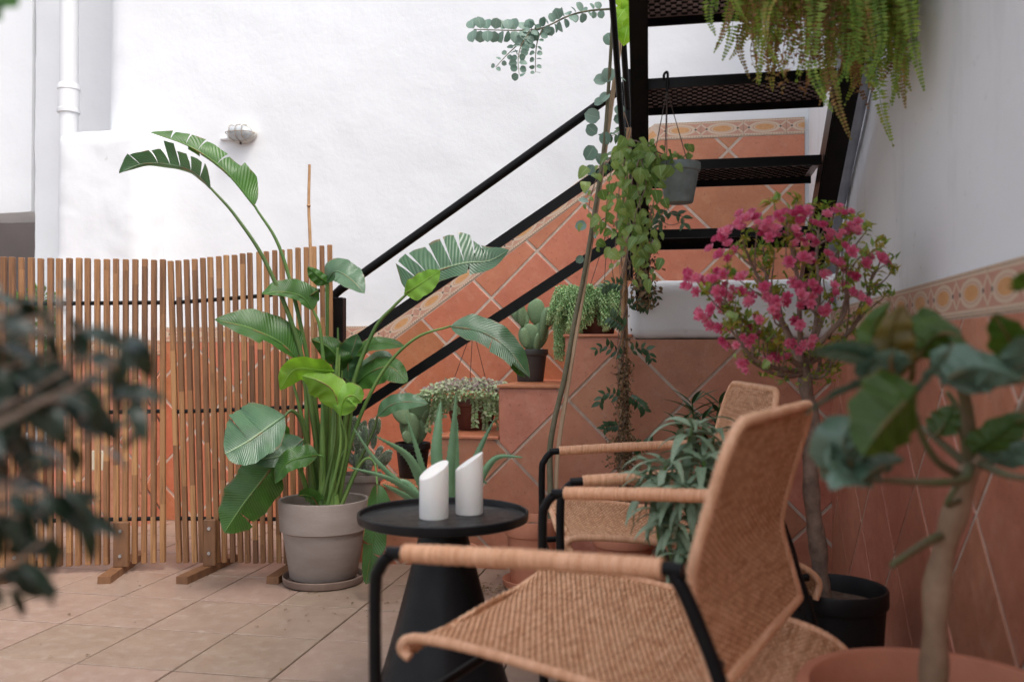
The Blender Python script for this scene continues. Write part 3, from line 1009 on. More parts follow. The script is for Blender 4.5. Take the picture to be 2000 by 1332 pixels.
candle(847.5, 1010, 2.19, .0355, .099, .136, 'shorter white pillar candle with slanted top on the black tray')
candle(916.5, 998, 2.25, .0345, .109, .154, 'taller white pillar candle with slanted top on the black tray', .06)

# ---------------------------------------------------------------- rattan armchairs
def spl2(pts, n=10):
    return [V3((p[0], 0, p[1])) for p in pts] if n == 1 else cr([V3((p[0], 0, p[1])) for p in pts], n)
def resample(pts, step):
    L = [0]
    for a, b in zip(pts, pts[1:]):
        L.append(L[-1] + (b - a).length)
    n = max(2, int(L[-1] / step))
    out, j = [], 0
    for i in range(n + 1):
        s = L[-1] * i / n
        while j < len(L) - 2 and L[j + 1] < s:
            j += 1
        f = (s - L[j]) / max(1e-9, L[j + 1] - L[j])
        out.append(pts[j].lerp(pts[j + 1], min(1, f)))
    return out
def weave(prof, hw, sag=.0, pitch=.0052, pw=.0115):
    """real over-and-under weave: flat strands crossing round stakes; prof = (x, z) curve, hw(q) half width"""
    P_ = resample(spl2(prof), pitch)
    m = MB()
    N = len(P_)
    nrm = []
    for i in range(N):
        tg = (P_[min(i + 1, N - 1)] - P_[max(i - 1, 0)]).normalized()
        nrm.append(V3((-tg.z, 0, tg.x)))
    def S_(i, y):
        h = hw(i / (N - 1))
        return P_[i] + V3((0, y, 0)) + nrm[i] * (-sag * (1 - (y / .26) ** 2))
    seg = pw / 2
    for i in range(1, N - 1):
        h = hw(i / (N - 1))
        ns = int(2 * h / seg)
        ph = PI * (i % 2)
        tgd = (P_[i + 1] - P_[i - 1]).normalized()
        V, Fc = [], []
        ton = random.random()
        jit = random.uniform(-.0004, .0004)
        wd = .0024 * random.uniform(.85, 1.1)
        for j in range(ns + 1):
            y = -h + 2 * h * j / ns
            o = .0019 * math.sin(PI * y / pw + ph)
            c = S_(i, y) + nrm[i] * o + tgd * jit
            V += [c - tgd * wd, c + nrm[i] * .0011, c + tgd * wd, c - nrm[i] * .0011]
        for j in range(ns):
            a = j * 4
            for k in range(4):
                Fc.append((a + k, a + (k + 1) % 4, a + 4 + (k + 1) % 4, a + 4 + k))
        uv = []
        for j in range(ns + 1):
            if random.random() < .3:
                ton = random.random()
            uv += [(ton, .5)] * 4
        m.add(V, Fc, uv)
    # stakes
    nst = int(2 * hw(.5) / pw)
    for s in range(nst):
        y = (s + .5 - nst / 2) * pw
        pts = [S_(i, y) for i in range(0, N, 3) if abs(y) <= hw(i / (N - 1))]
        if len(pts) > 2:
            m.add(*tube(pts, .0016, 4))
    return m
def wrap(pts, r, pitch=.0048, n=12):
    """tube wound round with cane: every turn a low ridge of slightly different size"""
    Pq = resample(pts, pitch / 4)
    m = len(Pq) - 1
    rs = [r * random.uniform(.94, 1.03) for _ in range(m // 4 + 2)]
    def f(t):
        i = t * m
        k = int(i // 4)
        return rs[min(k, len(rs) - 1)] * (1 - .10 * (abs((i % 4) / 4 - .5) * 2) ** 2)
    return tube(Pq, f, n)
def build_chair(label, loc, rot):
    t = thing('rattan_armchair', label, 'armchair', loc, rot, 'rattan armchairs round the table')
    T = .0098
    W_ = .31
    for s in (-1, 1):
        y = s * W_
        pts = [V3((-.018, y, .002)), V3((-.020, y, .30)), V3((-.022, y, .53)), V3((-.014, y, .572)), V3((.006, y, .594)), V3((.038, y, .600)), V3((.415, y, .619)), V3((.440, y, .610)), V3((.456, y, .585)), V3((.472, y, .55)), V3((.500, y, .48)), V3((.530, y, .38)), V3((.620, y, .002))]
        MB().add(*tube(cr(pts, 6), T, 14)).build('side_frame', m_black, t)
        MB().add(*wrap([V3((.030, y, .600)), V3((.22, y, .611)), V3((.425, y, .619))], .0146)).build('armrest', m_wrap, t)
        MB().add(*tube([V3((-.018, y, .335)), V3((.555, y, .375))], .009, 10)).build('side_rail', m_black, t)
    for x, z in ((-.018, .335), (.53, .365), (.30, .345)):
        MB().add(*tube([V3((x, -W_, z)), V3((x, W_, z))], .009, 10)).build('cross_bar', m_black, t)
    hw = .262
    seat = [(.010, .428), (-.004, .436), (-.003, .449), (.014, .458), (.05, .460), (.12, .457), (.25, .443), (.38, .425), (.50, .405), (.565, .383), (.598, .350), (.590, .31)]
    sp = weave(seat, lambda q: hw, .020)
    so_ = sp.build('seat', m_rattan, t)
    for s in (-1, 1):
        MB().add(*wrap([p + V3((0, s * hw, 0)) for p in spl2(seat)], .0085, .005, 10)).build('seat_edge', m_wrap, so_)
    MB().add(*wrap([V3((.000, -hw, .441)), V3((.000, 0, .424)), V3((.000, hw, .441))], .0085, .005, 10)).build('seat_edge', m_wrap, so_)
    back = [(.496, .450), (.484, .495), (.470, .545), (.463, .580), (.466, .612), (.478, .66), (.500, .735), (.521, .804)]
    def hb(q):
        q = max(0, (q - .86) / .14)
        return hw - .045 * (1 - math.sqrt(max(0, 1 - q * q)))
    bw = weave(back, hb, -.004)
    bw.v = [(x + y * .055, y, z) for x, y, z in bw.v]
    bo = bw.build('backrest', m_rattan, t)
    bp = spl2(back)
    n = len(bp) - 1
    side = [p + V3((0, hb(i / n), 0)) for i, p in enumerate(bp)]
    oth = [V3((p.x, -p.y, p.z)) for p in side]
    loop = side + [V3((.5225, y, .8055)) for y in (.18, .09, 0, -.09, -.18)] + oth[::-1]
    loop = [V3((p.x + p.y * .055, p.y, p.z)) for p in loop]
    MB().add(*wrap(loop, .0088, .005, 10)).build('back_edge', m_wrap, bo)
    MB().add(*wrap([V3((p.x + p.y * .055, p.y, p.z)) for p in (side[0], V3((.496, 0, .45)), oth[0])], .0085, .005, 10)).build('back_edge', m_wrap, bo)
    for s in (-1, 1):
        MB().add(*tube([V3((.494, s * (W_ - .004), .495)), V3((.488, s * (hw + .004), .492))], .007, 8)).build('back_support', m_black, t)
    return t
def copy_tree(o, parent=None):
    c = o.copy()
    C.objects.link(c)
    if parent:
        c.parent = parent
    for ch in list(o.children):
        copy_tree(ch, c)
    return c
_st = random.getstate()
ch1 = build_chair('nearer rattan armchair, its woven backrest turned to the viewer', (0, 0, 0), 0)
ch2 = copy_tree(ch1)
ch2['label'] = 'farther rattan armchair beside the stairs, half hidden by leafy plants'
ch1.location = (-.051, 1.625, 0)
ch1.rotation_euler = (0, 0, math.radians(-26))
ch2.location = (.122, 2.375, 0)
ch2.rotation_euler = (0, 0, math.radians(2))
random.setstate(_st)

# ================================================================ PLANTS
def pix_curve(pts, n=8):
    return cr([P(*p) for p in pts], n)
# ---------------------------------------------------------------- big strelitzia
def blade(mid, wl, wr, dl, dr, tl=(), tr_=(), base=.9, tip=.8, fwd=.25, n=44, across=6, gap=.006, wavy=.006, seed=1):
    """mid: points along the midrib. wl / wr: reach to either side in metres, dl / dr: how far each edge lies nearer (-) or farther (+).
    tl / tr_: where the blade has torn, as fractions of its length"""
    rnd = random.Random(seed)
    c = cr(mid, 12)
    L = [0]
    for a, b in zip(c, c[1:]):
        L.append(L[-1] + (b - a).length)
    def at(t):
        s = L[-1] * min(max(t, 0), 1)
        j = 0
        while j < len(L) - 2 and L[j + 1] < s:
            j += 1
        f = (s - L[j]) / max(1e-9, L[j + 1] - L[j])
        return c[j].lerp(c[j + 1], min(max(f, 0), 1)), (c[j + 1] - c[j]).normalized()
    def wprof(t):
        t = min(max(t, 0), 1)
        return (min(1, t / .16) ** .55) * max(0, 1 - max(0, (t - .42) / .58) ** 1.9) ** tip
    mb = MB()
    for side, W, dd, tears in ((1, wl, dl, tl), (-1, wr, dr, tr_)):
        cuts = [0] + sorted(tears) + [1]
        for a, b in zip(cuts, cuts[1:]):
            k = max(3, int(n * (b - a)))
            sag = rnd.uniform(-.016, .02) if tears else 0
            tw = rnd.uniform(-.012, .012) if tears else 0
            V, Fc, uv = [], [], []
            for i in range(k + 1):
                for j in range(across + 1):
                    cc = j / across
                    g = min(gap * cc, .22 * (b - a) * cc) * (1 if len(cuts) > 2 else 0)
                    t = a + (b - a) * (i / k)
                    q = i / k
                    tt = t + ((.5 - q) * 2 * g * (1 if 0 < i < k or True else 0))
                    if (a == 0 and q < .5) or (b == 1 and q > .5):
                        tt = t
                    p, tg = at(tt)
                    perp = V3((tg.z, 0, -tg.x))
                    perp = perp.normalized() if perp.length > .05 else V3((1, 0, 0))
                    # perp points to the right of travel in the picture plane; side = +1 takes the left
                    perp = -perp * side
                    w_ = W * wprof(t) * (1 + .03 * math.sin(t * 19 + seed) + .015 * math.sin(t * 47 + seed * 2))
                    tipfade = 1 - max(0, (t - .75) / .25)
                    q3 = p + perp * (w_ * cc) + tg * (w_ * cc * fwd * tipfade)
                    rel = wprof(t)
                    q3.y += dd * rel * (cc ** 1.3) + wavy * math.sin(t * 23 + side) * cc * rel + tw * (q - .5) * cc
                    q3.z -= sag * cc * cc * rel
                    V.append(q3)
                    uv.append((t, .5 + side * cc * .5))
            for i in range(k):
                for j in range(across):
                    x = i * (across + 1) + j
                    Fc.append((x, x + 1, x + across + 2, x + across + 1))
            mb.add(V, Fc, uv)
    # midrib
    rib = [at(i / 20)[0] + V3((0, .0, -.0015)) for i in range(21)]
    mb.add(*tube(rib, (.0042, .0009), 6))
    return mb
pc = P(632, 1135, 3.5); pc.z = 0
t = thing('potted_strelitzia', 'tall bird of paradise plant with paddle leaves in a grey clay pot', 'potted plant', (pc.x, pc.y, .026), group=None)
strel = t
prof = [(.07, .0), (.124, .0), (.129, .005), (.156, .178), (.160, .181), (.166, .184), (.1735, .292), (.172, .298), (.164, .299), (.160, .295), (.155, .25), (.001, .25)]
MB().add(*lathe(prof, (pc.x, pc.y, .026), 72, .004)).build('pot', m_clay, t)
m = MB()
V, Fc = lathe([(.154, 0), (.156, .001)], (pc.x, pc.y, .27), 32)
m.add(V, Fc).build('soil', m_soil, t)
s_ = thing('plant_saucer', 'round clay saucer under the big grey pot', 'saucer', (pc.x, pc.y, 0))
MB().add(*lathe([(.09, 0), (.142, 0), (.152, .006), (.156, .020), (.156, .030), (.153, .033), (.149, .030), (.144, .012), (.001, .010)], (pc.x, pc.y, 0), 64, .004)).build('dish', m_clay_d, s_)
def sleaf(stem, mid, wl, wr, dl, dr, mat=None, tl=(), tr_=(), rs=(.011, .0045), label=None, seed=1, D0=3.5, **kw):
    """stem and midrib in photo pixels + distance"""
    mb = blade([P(*q) for q in mid], wl / F * mid[0][2], wr / F * mid[0][2], dl, dr, tl, tr_, seed=seed, **kw)
    lf = mb.build('leaf', mat or l_strel, strel, label=label)
    if stem:
        pts = cr([P(*q) for q in stem] + [P(*mid[0])], 8)
        MB().add(*tube(pts, rs, 10)).build('leaf_stalk', l_stem, lf)
    return lf
# (wl is the side on the left of travel as seen)
sleaf([(640, 985, 3.50), (604, 720, 3.46), (552, 500, 3.42)], [(497, 402, 3.40), (440, 335, 3.37), (372, 287, 3.33), (293, 258, 3.28)], 5, 34, .02, .05, tr_=(.3, .44, .62, .72, .84), tl=(.3, .6, .7), seed=3, label='highest torn green leaf of the plant, arching to the left')
sleaf([(634, 980, 3.47), (590, 700, 3.42), (525, 525, 3.38), (462, 425, 3.35)], [(412, 368, 3.33), (375, 335, 3.31), (330, 322, 3.28), (280, 320, 3.25), (233, 338, 3.22)], 5, 31, .02, -.05, l_strelb, tr_=(.16, .27, .38, .48, .60, .78), seed=5, gap=.012)
sleaf([(628, 985, 3.45), (636, 800, 3.43), (626, 650, 3.42)], [(612, 606, 3.41), (590, 580, 3.40), (550, 570, 3.38), (511, 574, 3.36)], 10, 28, -.02, .02, seed=6)
sleaf(None, [(583, 570, 3.42), (600, 578, 3.41), (622, 566, 3.40)], 18, 18, .02, .03, seed=7)
sleaf([(642, 985, 3.52), (640, 760, 3.52)], [(637, 552, 3.50), (655, 530, 3.47), (685, 545, 3.42), (712, 573, 3.38)], 24, 20, .05, -.05, l_strelb, tl=(.55,), seed=8, rs=(.009, .004))
sleaf([(642, 985, 3.52), (640, 760, 3.52)], [(641, 553, 3.50), (624, 541, 3.47), (601, 521, 3.44)], 16, 10, .0, .02, seed=9, rs=(.004, .004))
sleaf([(655, 985, 3.50), (682, 780, 3.47), (728, 650, 3.45), (768, 600, 3.43)], [(797, 572, 3.42), (845, 534, 3.42), (905, 515, 3.41), (955, 510, 3.41), (994, 488, 3.40)], 68, 24, .08, -.03, l_strelb, tl=(.15, .24, .36, .47, .58, .68, .78), tr_=(.62,), seed=10, gap=.012, fwd=-.15, label='broad torn leaf standing against the stair rail')
sleaf(None, [(790, 573, 3.40), (812, 560, 3.38), (860, 528, 3.38)], 20, 26, .01, -.02, l_strely, seed=11)
sleaf([(660, 985, 3.47), (690, 850, 3.42), (745, 730, 3.38), (810, 662, 3.34)], [(880, 637, 3.31), (940, 648, 3.29), (990, 680, 3.27), (1035, 737, 3.25)], 30, 22, .05, -.04, l_strelb, tr_=(.45, .78), seed=12, rs=(.009, .004), label='leaf with bluish sky sheen in its colour, hanging in front of the grey cactus pot')
sleaf([(1000, 690, 3.27)], [(992, 690, 3.27), (1010, 718, 3.265), (1026, 737, 3.26)], 8, 10, .01, -.02, l_strel, seed=13, rs=(.002, .002))
sleaf([(610, 975, 3.46), (600, 850, 3.44), (596, 760, 3.43)], [(580, 700, 3.41), (545, 668, 3.38), (485, 640, 3.34), (419, 624, 3.30)], 14, 40, -.04, .05, seed=14, tl=(.4,), label='long dark leaf pointing left in front of the right slat screen')
sleaf([(612, 980, 3.44), (602, 880, 3.40), (588, 822, 3.36), (570, 802, 3.33)], [(556, 812, 3.31), (520, 838, 3.27), (482, 864, 3.23), (440, 886, 3.20)], 44, 74, -.05, .10, l_strelb, tr_=(.40, .62), seed=15, tip=.5, label='broad leaf with bluish sky sheen in its colour, facing the viewer')
sleaf([(615, 980, 3.48), (606, 900, 3.46)], [(592, 858, 3.42), (560, 885, 3.36), (525, 895, 3.32), (485, 897, 3.29)], 18, 40, -.03, .06, l_strelb, seed=16)
sleaf([(606, 978, 3.46), (585, 915, 3.40), (562, 885, 3.36)], [(536, 905, 3.33), (510, 940, 3.30), (472, 990, 3.28), (438, 1040, 3.27)], 40, 50, .05, .03, seed=17, tip=.65, tl=(.7,), label='lowest dark leaf hanging before the screen foot')
sleaf([(622, 975, 3.42), (632, 900, 3.38)], [(621, 888, 3.36), (590, 893, 3.32), (560, 905, 3.29), (537, 944, 3.28)], 18, 22, -.03, .03, seed=18, rs=(.006, .003))
sleaf([(630, 980, 3.40), (655, 850, 3.38)], [(652, 724, 3.36), (620, 722, 3.32), (575, 722, 3.30), (547, 762, 3.30)], 24, 22, .04, -.03, l_strely, seed=19, rs=(.007, .004), label='pale green leaf in the middle of the plant')
sleaf([(640, 985, 3.40), (664, 880, 3.37)], [(664, 800, 3.35), (650, 762, 3.33), (620, 742, 3.31), (590, 733, 3.30)], 38, 24, .03, .04, l_strely, seed=20, rs=(.008, .004), label='bright yellow-green young leaf')
sleaf([(650, 985, 3.42), (676, 870, 3.38)], [(664, 812, 3.34), (672, 780, 3.33), (690, 772, 3.33), (706, 786, 3.34)], 26, 30, .03, -.02, l_strely, seed=21, rs=(.006, .004))
sleaf([(645, 985, 3.55), (662, 860, 3.55)], [(668, 722, 3.5), (660, 700, 3.46), (638, 676, 3.43), (608, 662, 3.40)], 24, 22, .02, .05, seed=22, rs=(.008, .004))
sleaf([(650, 985, 3.56), (676, 860, 3.56)], [(680, 742, 3.53), (680, 708, 3.51), (690, 680, 3.50), (698, 652, 3.50)], 26, 20, -.04, .04, l_strelb, seed=23, rs=(.008, .004))
sleaf([(650, 985, 3.58), (690, 760, 3.56)], [(692, 694, 3.53), (722, 672, 3.50), (760, 670, 3.48), (791, 676, 3.46)], 12, 15, .03, -.05, seed=24, rs=(.007, .004))
sleaf([(655, 985, 3.55), (680, 860, 3.53)], [(692, 752, 3.50), (724, 726, 3.46), (762, 716, 3.43), (796, 746, 3.40)], 20, 30, .04, -.05, seed=25, rs=(.008, .004), tip=.6)
sleaf([(645, 985, 3.6), (676, 860, 3.6)], [(676, 760, 3.58), (712, 728, 3.56), (748, 700, 3.54), (768, 716, 3.52)], 22, 26, .04, -.05, l_strelb, seed=26, rs=(.008, .004))
sleaf([(664, 985, 3.44), (700, 905, 3.40), (728, 845, 3.37)], [(737, 812, 3.36), (765, 790, 3.33), (800, 784, 3.31), (836, 788, 3.29)], 17, 15, .04, -.04, l_strelb, seed=27, rs=(.007, .0035))
sleaf([(668, 985, 3.38), (705, 905, 3.32), (730, 900, 3.28)], [(737, 945, 3.25), (736, 1000, 3.23), (728, 1060, 3.22), (714, 1140, 3.22)], 28, 22, -.02, .04, l_strel, tl=(.68,), tr_=(.6,), seed=28, rs=(.007, .0035), tip=.55, label='striped leaf hanging down beside the pot')
sleaf([(620, 985, 3.42)], [(622, 990, 3.42), (612, 972, 3.40), (596, 966, 3.38), (582, 968, 3.36)], 8, 18, .01, -.02, seed=29, rs=(.004, .004))
sleaf([(600, 978, 3.5), (585, 900, 3.5)], [(566, 852, 3.48), (540, 830, 3.46), (520, 852, 3.45)], 18, 14, .02, -.03, seed=30, rs=(.007, .003))
m = []
for i in range(9):
    a = random.uniform(0, 2 * PI)
    x0 = 640 + 42 * math.cos(a) * random.uniform(.3, 1)
    d0 = 3.5 + .09 * math.sin(a)
    h = random.uniform(110, 330)
    pts = cr([P(x0, 985, d0), P(x0 + random.uniform(-6, 8), 985 - h * .5, d0), P(x0 + (x0 - 640) * .7 + random.uniform(-8, 12), 985 - h, d0)], 6)
    MB().add(*tube(pts, (random.uniform(.013, .019), .005), 9)).build('sheath', l_stem, strel)
for (x0, y0, x1, y1) in ((625, 985, 560, 700), (640, 985, 600, 700), (630, 985, 640, 660), (655, 985, 660, 640)):
    MB().add(*tube(pix_curve([(x0, y0, 3.5), ((x0 + x1) / 2 + 4, (y0 + y1) / 2, 3.5), (x1, y1, 3.5)]), (.010, .004), 9)).build('sheath', l_stem, strel)
cb = P(622, 965, 3.55)
t = thing('bamboo_cane', 'dry bamboo cane rising above the right slat screen from the big pot', 'cane', cb)
pts = [P(622, 965, 3.55), P(612, 700, 3.56), P(606, 480, 3.57), P(603, 402, 3.575), P(604.5, 322, 3.58)]
MB().add(*tube(cr(pts, 6), (.0078, .0056), 10)).build('culm', m_bamboo, t)
for yy in (402, 560, 720):
    c = P(603 + (yy - 402) * .038, yy, 3.572)
    MB().add(*tube([c - V3((0, 0, .004)), c, c + V3((0, 0, .004))], lambda q: .0086 if .2 < q < .8 else .007, 10)).build('node', m_bamboo, t)

# ---------------------------------------------------------------- cacti on the steps
def pad_mesh():
    V, Fc, uv = [], [], []
    n, mrow = 18, 12
    for i in range(mrow + 1):
        a = PI * i / mrow
        for k in range(n):
            b = 2 * PI * k / n
            yy = .5 - .5 * math.cos(a)
            r = math.sin(a) * (.82 + .18 * yy * 1.2)
            V.append(V3((r * .5 * math.cos(b), yy, r * .5 * math.sin(b) * .26)))
            uv.append((yy, k / n))
    for i in range(mrow):
        for k in range(n):
            a, b = i * n + k, i * n + (k + 1) % n
            Fc.append((a, b, b + n, a + n))
    return MB().add(V, Fc, uv).mesh('pad')
padm = pad_mesh()
def areoles(mb, mt, cnt, L, col=None):
    """tufts of short bristles standing on the pad"""
    for i in range(cnt):
        a = i * 2.399
        r = math.sqrt((i + .5) / cnt)
        x, y = r * math.cos(a), .5 + .5 * r * math.sin(a)
        for s in (-1, 1):
            zz = s * .13 * math.sqrt(max(0, 1 - r * r)) * .98
            p = mt @ V3((x * .5 * (.82 + .2 * y), y, zz))
            q = mt @ V3((x * .5 * (.82 + .2 * y), y, zz + s * .05))
            d = (q - p).normalized()
            for b in range(3):
                dd = (d + rv(.6)).normalized()
                sd_ = dd.cross(V3((.3, .2, 1))).normalized() * L * .14
                mb.add([p - sd_, p + sd_, p + dd * L], [(0, 1, 2)])
m_spine = M('pale_spines', (.70, .66, .52), None, .8)
m_spinew = M('white_bristles', (.78, .78, .74), None, .8)
def opuntia(label, cx, ytop, ybot, D, r, mat_pot, pads, mat=l_cactus, zbase=None, spines=26, L=.004, spm=None, taper=.74, **kw):
    c = P(cx, ybot, D)
    if zbase is not None:
        c.z = zbase
    h = P(cx, ytop, D).z - c.z
    t = thing('potted_cactus', label, 'potted cactus', c, group='cactus pots on the stair treads')
    make_pot(t, c, r, h, mat_pot, taper=taper, **kw)
    for (x0, y0, x1, y1, wpx, dz, turn) in pads:
        a, b = P(x0, y0, D + dz), P(x1, y1, D + dz)
        d = b - a
        L_ = d.length
        nr = Matrix.Rotation(turn, 3, d.normalized()) @ V3((0, -1, 0))
        mt = orient(a, d, nr, L_, wpx / F * D, L_ * .9)
        o = link('pad', padm, mat, t, mt)
        sb = MB()
        areoles(sb, mt, spines, L)
        if sb.v:
            sb.build('spines', spm or m_spine, o, kind='stuff')
    return t
opuntia('prickly pear cactus in a dark grey pot, on the second highest step', 1036, 682, 748, 4.12, .0815, m_potgry, [
    (1037, 684, 1030, 632, 46, 0, .2), (1040, 686, 1060, 628, 44, .03, -.3), (1030, 636, 1000, 592, 38, .01, .5), (1020, 640, 1018, 590, 26, -.02, 1.0),
    (1046, 634, 1048, 583, 38, .03, .2), (1058, 668, 1068, 600, 26, -.05, .8), (1060, 642, 1080, 600, 34, .02, .3), (1028, 680, 1022, 640, 22, -.05, .4), (1046, 690, 1052, 650, 20, -.06, .9)], zbase=.759)
opuntia('dark green prickly pear in a black pot, on the lower step behind the tray table', 806, 864, 928, 4.05, .081, m_potblk, [
    (806, 866, 797, 806, 44, 0, .2), (812, 868, 824, 808, 42, .03, -.3), (797, 828, 772, 790, 36, -.02, .5), (822, 820, 818, 768, 46, .02, .1),
    (828, 826, 842, 800, 24, -.03, .6), (806, 812, 800, 772, 32, .04, .4), (800, 866, 790, 842, 22, -.05, .7)], zbase=.331)
random.seed(11)
wp = []
for i in range(34):
    x0 = random.uniform(683, 745)
    y0 = random.uniform(845, 925)
    if i < 10:
        y0 = random.uniform(900, 925); x0 = random.uniform(690, 735)
    wd = random.uniform(13, 21)
    ln_ = random.uniform(22, 40)
    a = random.uniform(-.6, .6) + (x0 - 712) * .012
    wp.append((x0, y0, x0 + math.sin(a) * ln_, y0 - math.cos(a) * ln_, wd, random.uniform(-.09, .08), random.uniform(-.9, .9)))
opuntia('white-bristled bunny ear cactus in a grey clay pot behind the big plant', 706, 924, 1000, 3.78, .088, m_clay, wp, M('woolly_green_pad', (.20, .30, .20), (.34, .42, .32), .8, 30, rand=.2), None, 80, .008, m_spinew, .8)

# ---------------------------------------------------------------- tradescantia pot with its hook
def hook_ring(t, x, y, D, rpx, wires, mat=m_ring):
    c = P(x, y, D)
    r = rpx / F * D
    pts = [c + V3((r * math.cos(a), 0, r * math.sin(a))) for a in [(-.25 + 3.65 * i / 14) for i in range(15)]]
    MB().add(*tube(pts, .0042, 8)).build('hook', mat, t)
    b = c + V3((r * .1, 0, -r * 1.2))
    for (wx, wy) in wires:
        MB().add(*tube([b + V3((0, 0, .01)), P(wx, wy, D)], .0016, 5)).build('wire', m_wire, t)
c = P(922, 840, 4.08); c.z = .546
t = thing('hanging_pot_plant', 'variegated trailing plant in a dark red pot standing on a step, hook upright', 'potted plant', c)
make_pot(t, c, .125, .13, m_terra_d, taper=.7)
hook_ring(t, 922, 628, 4.08, 14, ((886, 742), (918, 742), (948, 738)))
m = MB()
random.seed(5)
top = c + V3((0, 0, .135))
for i in range(1500):
    a = random.uniform(0, 2 * PI)
    r = .215 * math.sqrt(random.random())
    z = .085 * math.sqrt(max(0, 1 - (r / .23) ** 2)) + random.uniform(-.03, .008)
    p = top + V3((r * math.cos(a) - .01, r * math.sin(a) * .75 - .02, z))
    if p.z < c.z + .02: continue
    # silvery violet on top, greener towards the hanging ends
    u = random.choice((.8, .9, 1., .5, .6)) if z > .045 else random.uniform(.1, .6)
    tiny_leaf(m, p, (V3((math.cos(a), math.sin(a), -.1)) + rv(.8)), V3((0, -.6, 1)) + rv(.5), random.uniform(.017, .026), random.uniform(.006, .0095), u)
for s in range(46):
    a = random.uniform(PI * .95, PI * 2.05)
    r0 = random.uniform(.13, .20)
    q = top + V3((r0 * math.cos(a), r0 * math.sin(a) * .7, .03))
    ln_ = random.uniform(.05, .13) if s > 12 else random.uniform(.10, .19)
    if abs(q.x - c.x + .0) < .05 and s % 3: ln_ *= .4
    nn_ = int(ln_ / .008)
    for i in range(nn_):
        q = q + V3((random.uniform(-.003, .003) + math.cos(a) * .0015, math.sin(a) * .001, -.0085))
        for e in (-1, 1):
            tiny_leaf(m, q, V3((e, -.4, -.5)) + rv(.5), V3((0, -1, .6)) + rv(.4), random.uniform(.015, .024), random.uniform(.006, .009), random.uniform(.0, .6))
m.build('foliage', l_trad, t, kind='stuff')

# ---------------------------------------------------------------- burro's tail
c = P(1166, 650, 4.0); c.z = .968
t = thing('trailing_sedum', 'plump green burro tail sedum spilling over a dark pot on the top step', 'potted plant', c)
make_pot(t, c, .10, .12, m_terra_d, taper=.74)
hook_ring(t, 1185, 440, 3.95, 14, ((1152, 560), (1180, 560), (1200, 560)), m_ring)
def bead_strand(path, r=.010):
    m = MB()
    n = len(path)
    for i, p in enumerate(path):
        tg = (path[min(i + 1, n - 1)] - path[max(i - 1, 0)]).normalized()
        a = tg.cross(V3((0, 1, .1))).normalized()
        b = tg.cross(a)
        for k in range(4):
            an = i * 1.1 + k * PI / 2
            d = (a * math.cos(an) + b * math.sin(an)) + tg * .45
            L = r * random.uniform(.8, 1.2) * (1 if i < n - 3 else .7)
            u = random.random() * .6 + (.4 if i > n - 4 else 0)
            sx = d.cross(tg).normalized() * L * .30
            sy = d.cross(sx).normalized() * L * .30
            V = [p, p + d * L * .5 + sx, p + d * L * .5 + sy, p + d * L * .5 - sx, p + d * L * .5 - sy, p + d * L]
            m.add(V, [(0, 1, 2), (0, 2, 3), (0, 3, 4), (0, 4, 1), (5, 2, 1), (5, 3, 2), (5, 4, 3), (5, 1, 4)], [(u, .5)] * 6)
    return m
random.seed(21)
for s in range(120):
    a = random.uniform(PI * .80, PI * 2.1) if s > 14 else random.uniform(0, 2 * PI)
    r0 = random.uniform(.02, .09)
    st0 = c + V3((r0 * math.cos(a), r0 * math.sin(a), .115))
    re = random.uniform(.09, .185)
    dn = random.uniform(.02, .12)
    if abs(math.cos(a) - .25) < .16 and s % 2:
        dn = .0
    xo = -.02
    tp_ = c + V3((re * .8 * math.cos(a) + xo, re * .7 * math.sin(a) - .01, .115 + random.uniform(.035, .10)))
    en = c + V3((re * 1.12 * math.cos(a) + xo, re * .95 * math.sin(a) - .01, .13 - dn))
    if s % 9 == 0:
        tp_ = c + V3((-.155, -.03, .13)); en = c + V3((-.175 - random.uniform(-.02, .015), -.05 + random.uniform(-.03, .03), -.05 - random.uniform(0, .06)))
    path = resample(cr([st0, tp_, en], 10), .0085)
    bead_strand(path, .0175).build('tail', l_sedum, t)

# ---------------------------------------------------------------- aloe
ac = P(872, 1090, 3.30); ac.z = 0
t = thing('potted_aloe', 'spiky aloe vera in a terracotta pot behind the tray table', 'potted plant', ac)
make_pot(t, ac, .115, .18, m_terra)
def aloe(pts, wpx, flat=.35, teeth=True, seed=0):
    c = pix_curve(pts, 8)
    D = pts[0][2]
    W = wpx / F * D / 2
    f = lambda q: W * (1 - q ** 1.7) + .0012
    V, Fc = [], []
    n = len(c)
    m = MB()
    for i, p in enumerate(c):
        tg = (c[min(i + 1, n - 1)] - c[max(i - 1, 0)]).normalized()
        x = tg.cross(V3((0, -1, 0))).normalized()
        z = x.cross(tg)
        w_ = f(i / (n - 1))
        for s, h in ((-1, .25), (-.6, -.12), (0, -.3), (.6, -.12), (1, .25), (.4, .12), (-.4, .12)):
            V.append(p + x * w_ * s - z * w_ * h)
        if teeth and 0 < i < n - 1:
            for s in (-1, 1):
                b = p + x * w_ * s - z * w_ * .25
                m.add([b - tg * .003, b + tg * .003, b + x * s * .0045 + tg * .003], [(0, 1, 2)])
    for i in range(n - 1):
        for k in range(7):
            a, b = i * 7 + k, i * 7 + (k + 1) % 7
            Fc.append((a, b, b + 7, a + 7))
    m.add(V, Fc)
    return m.build('leaf', l_aloe, t)
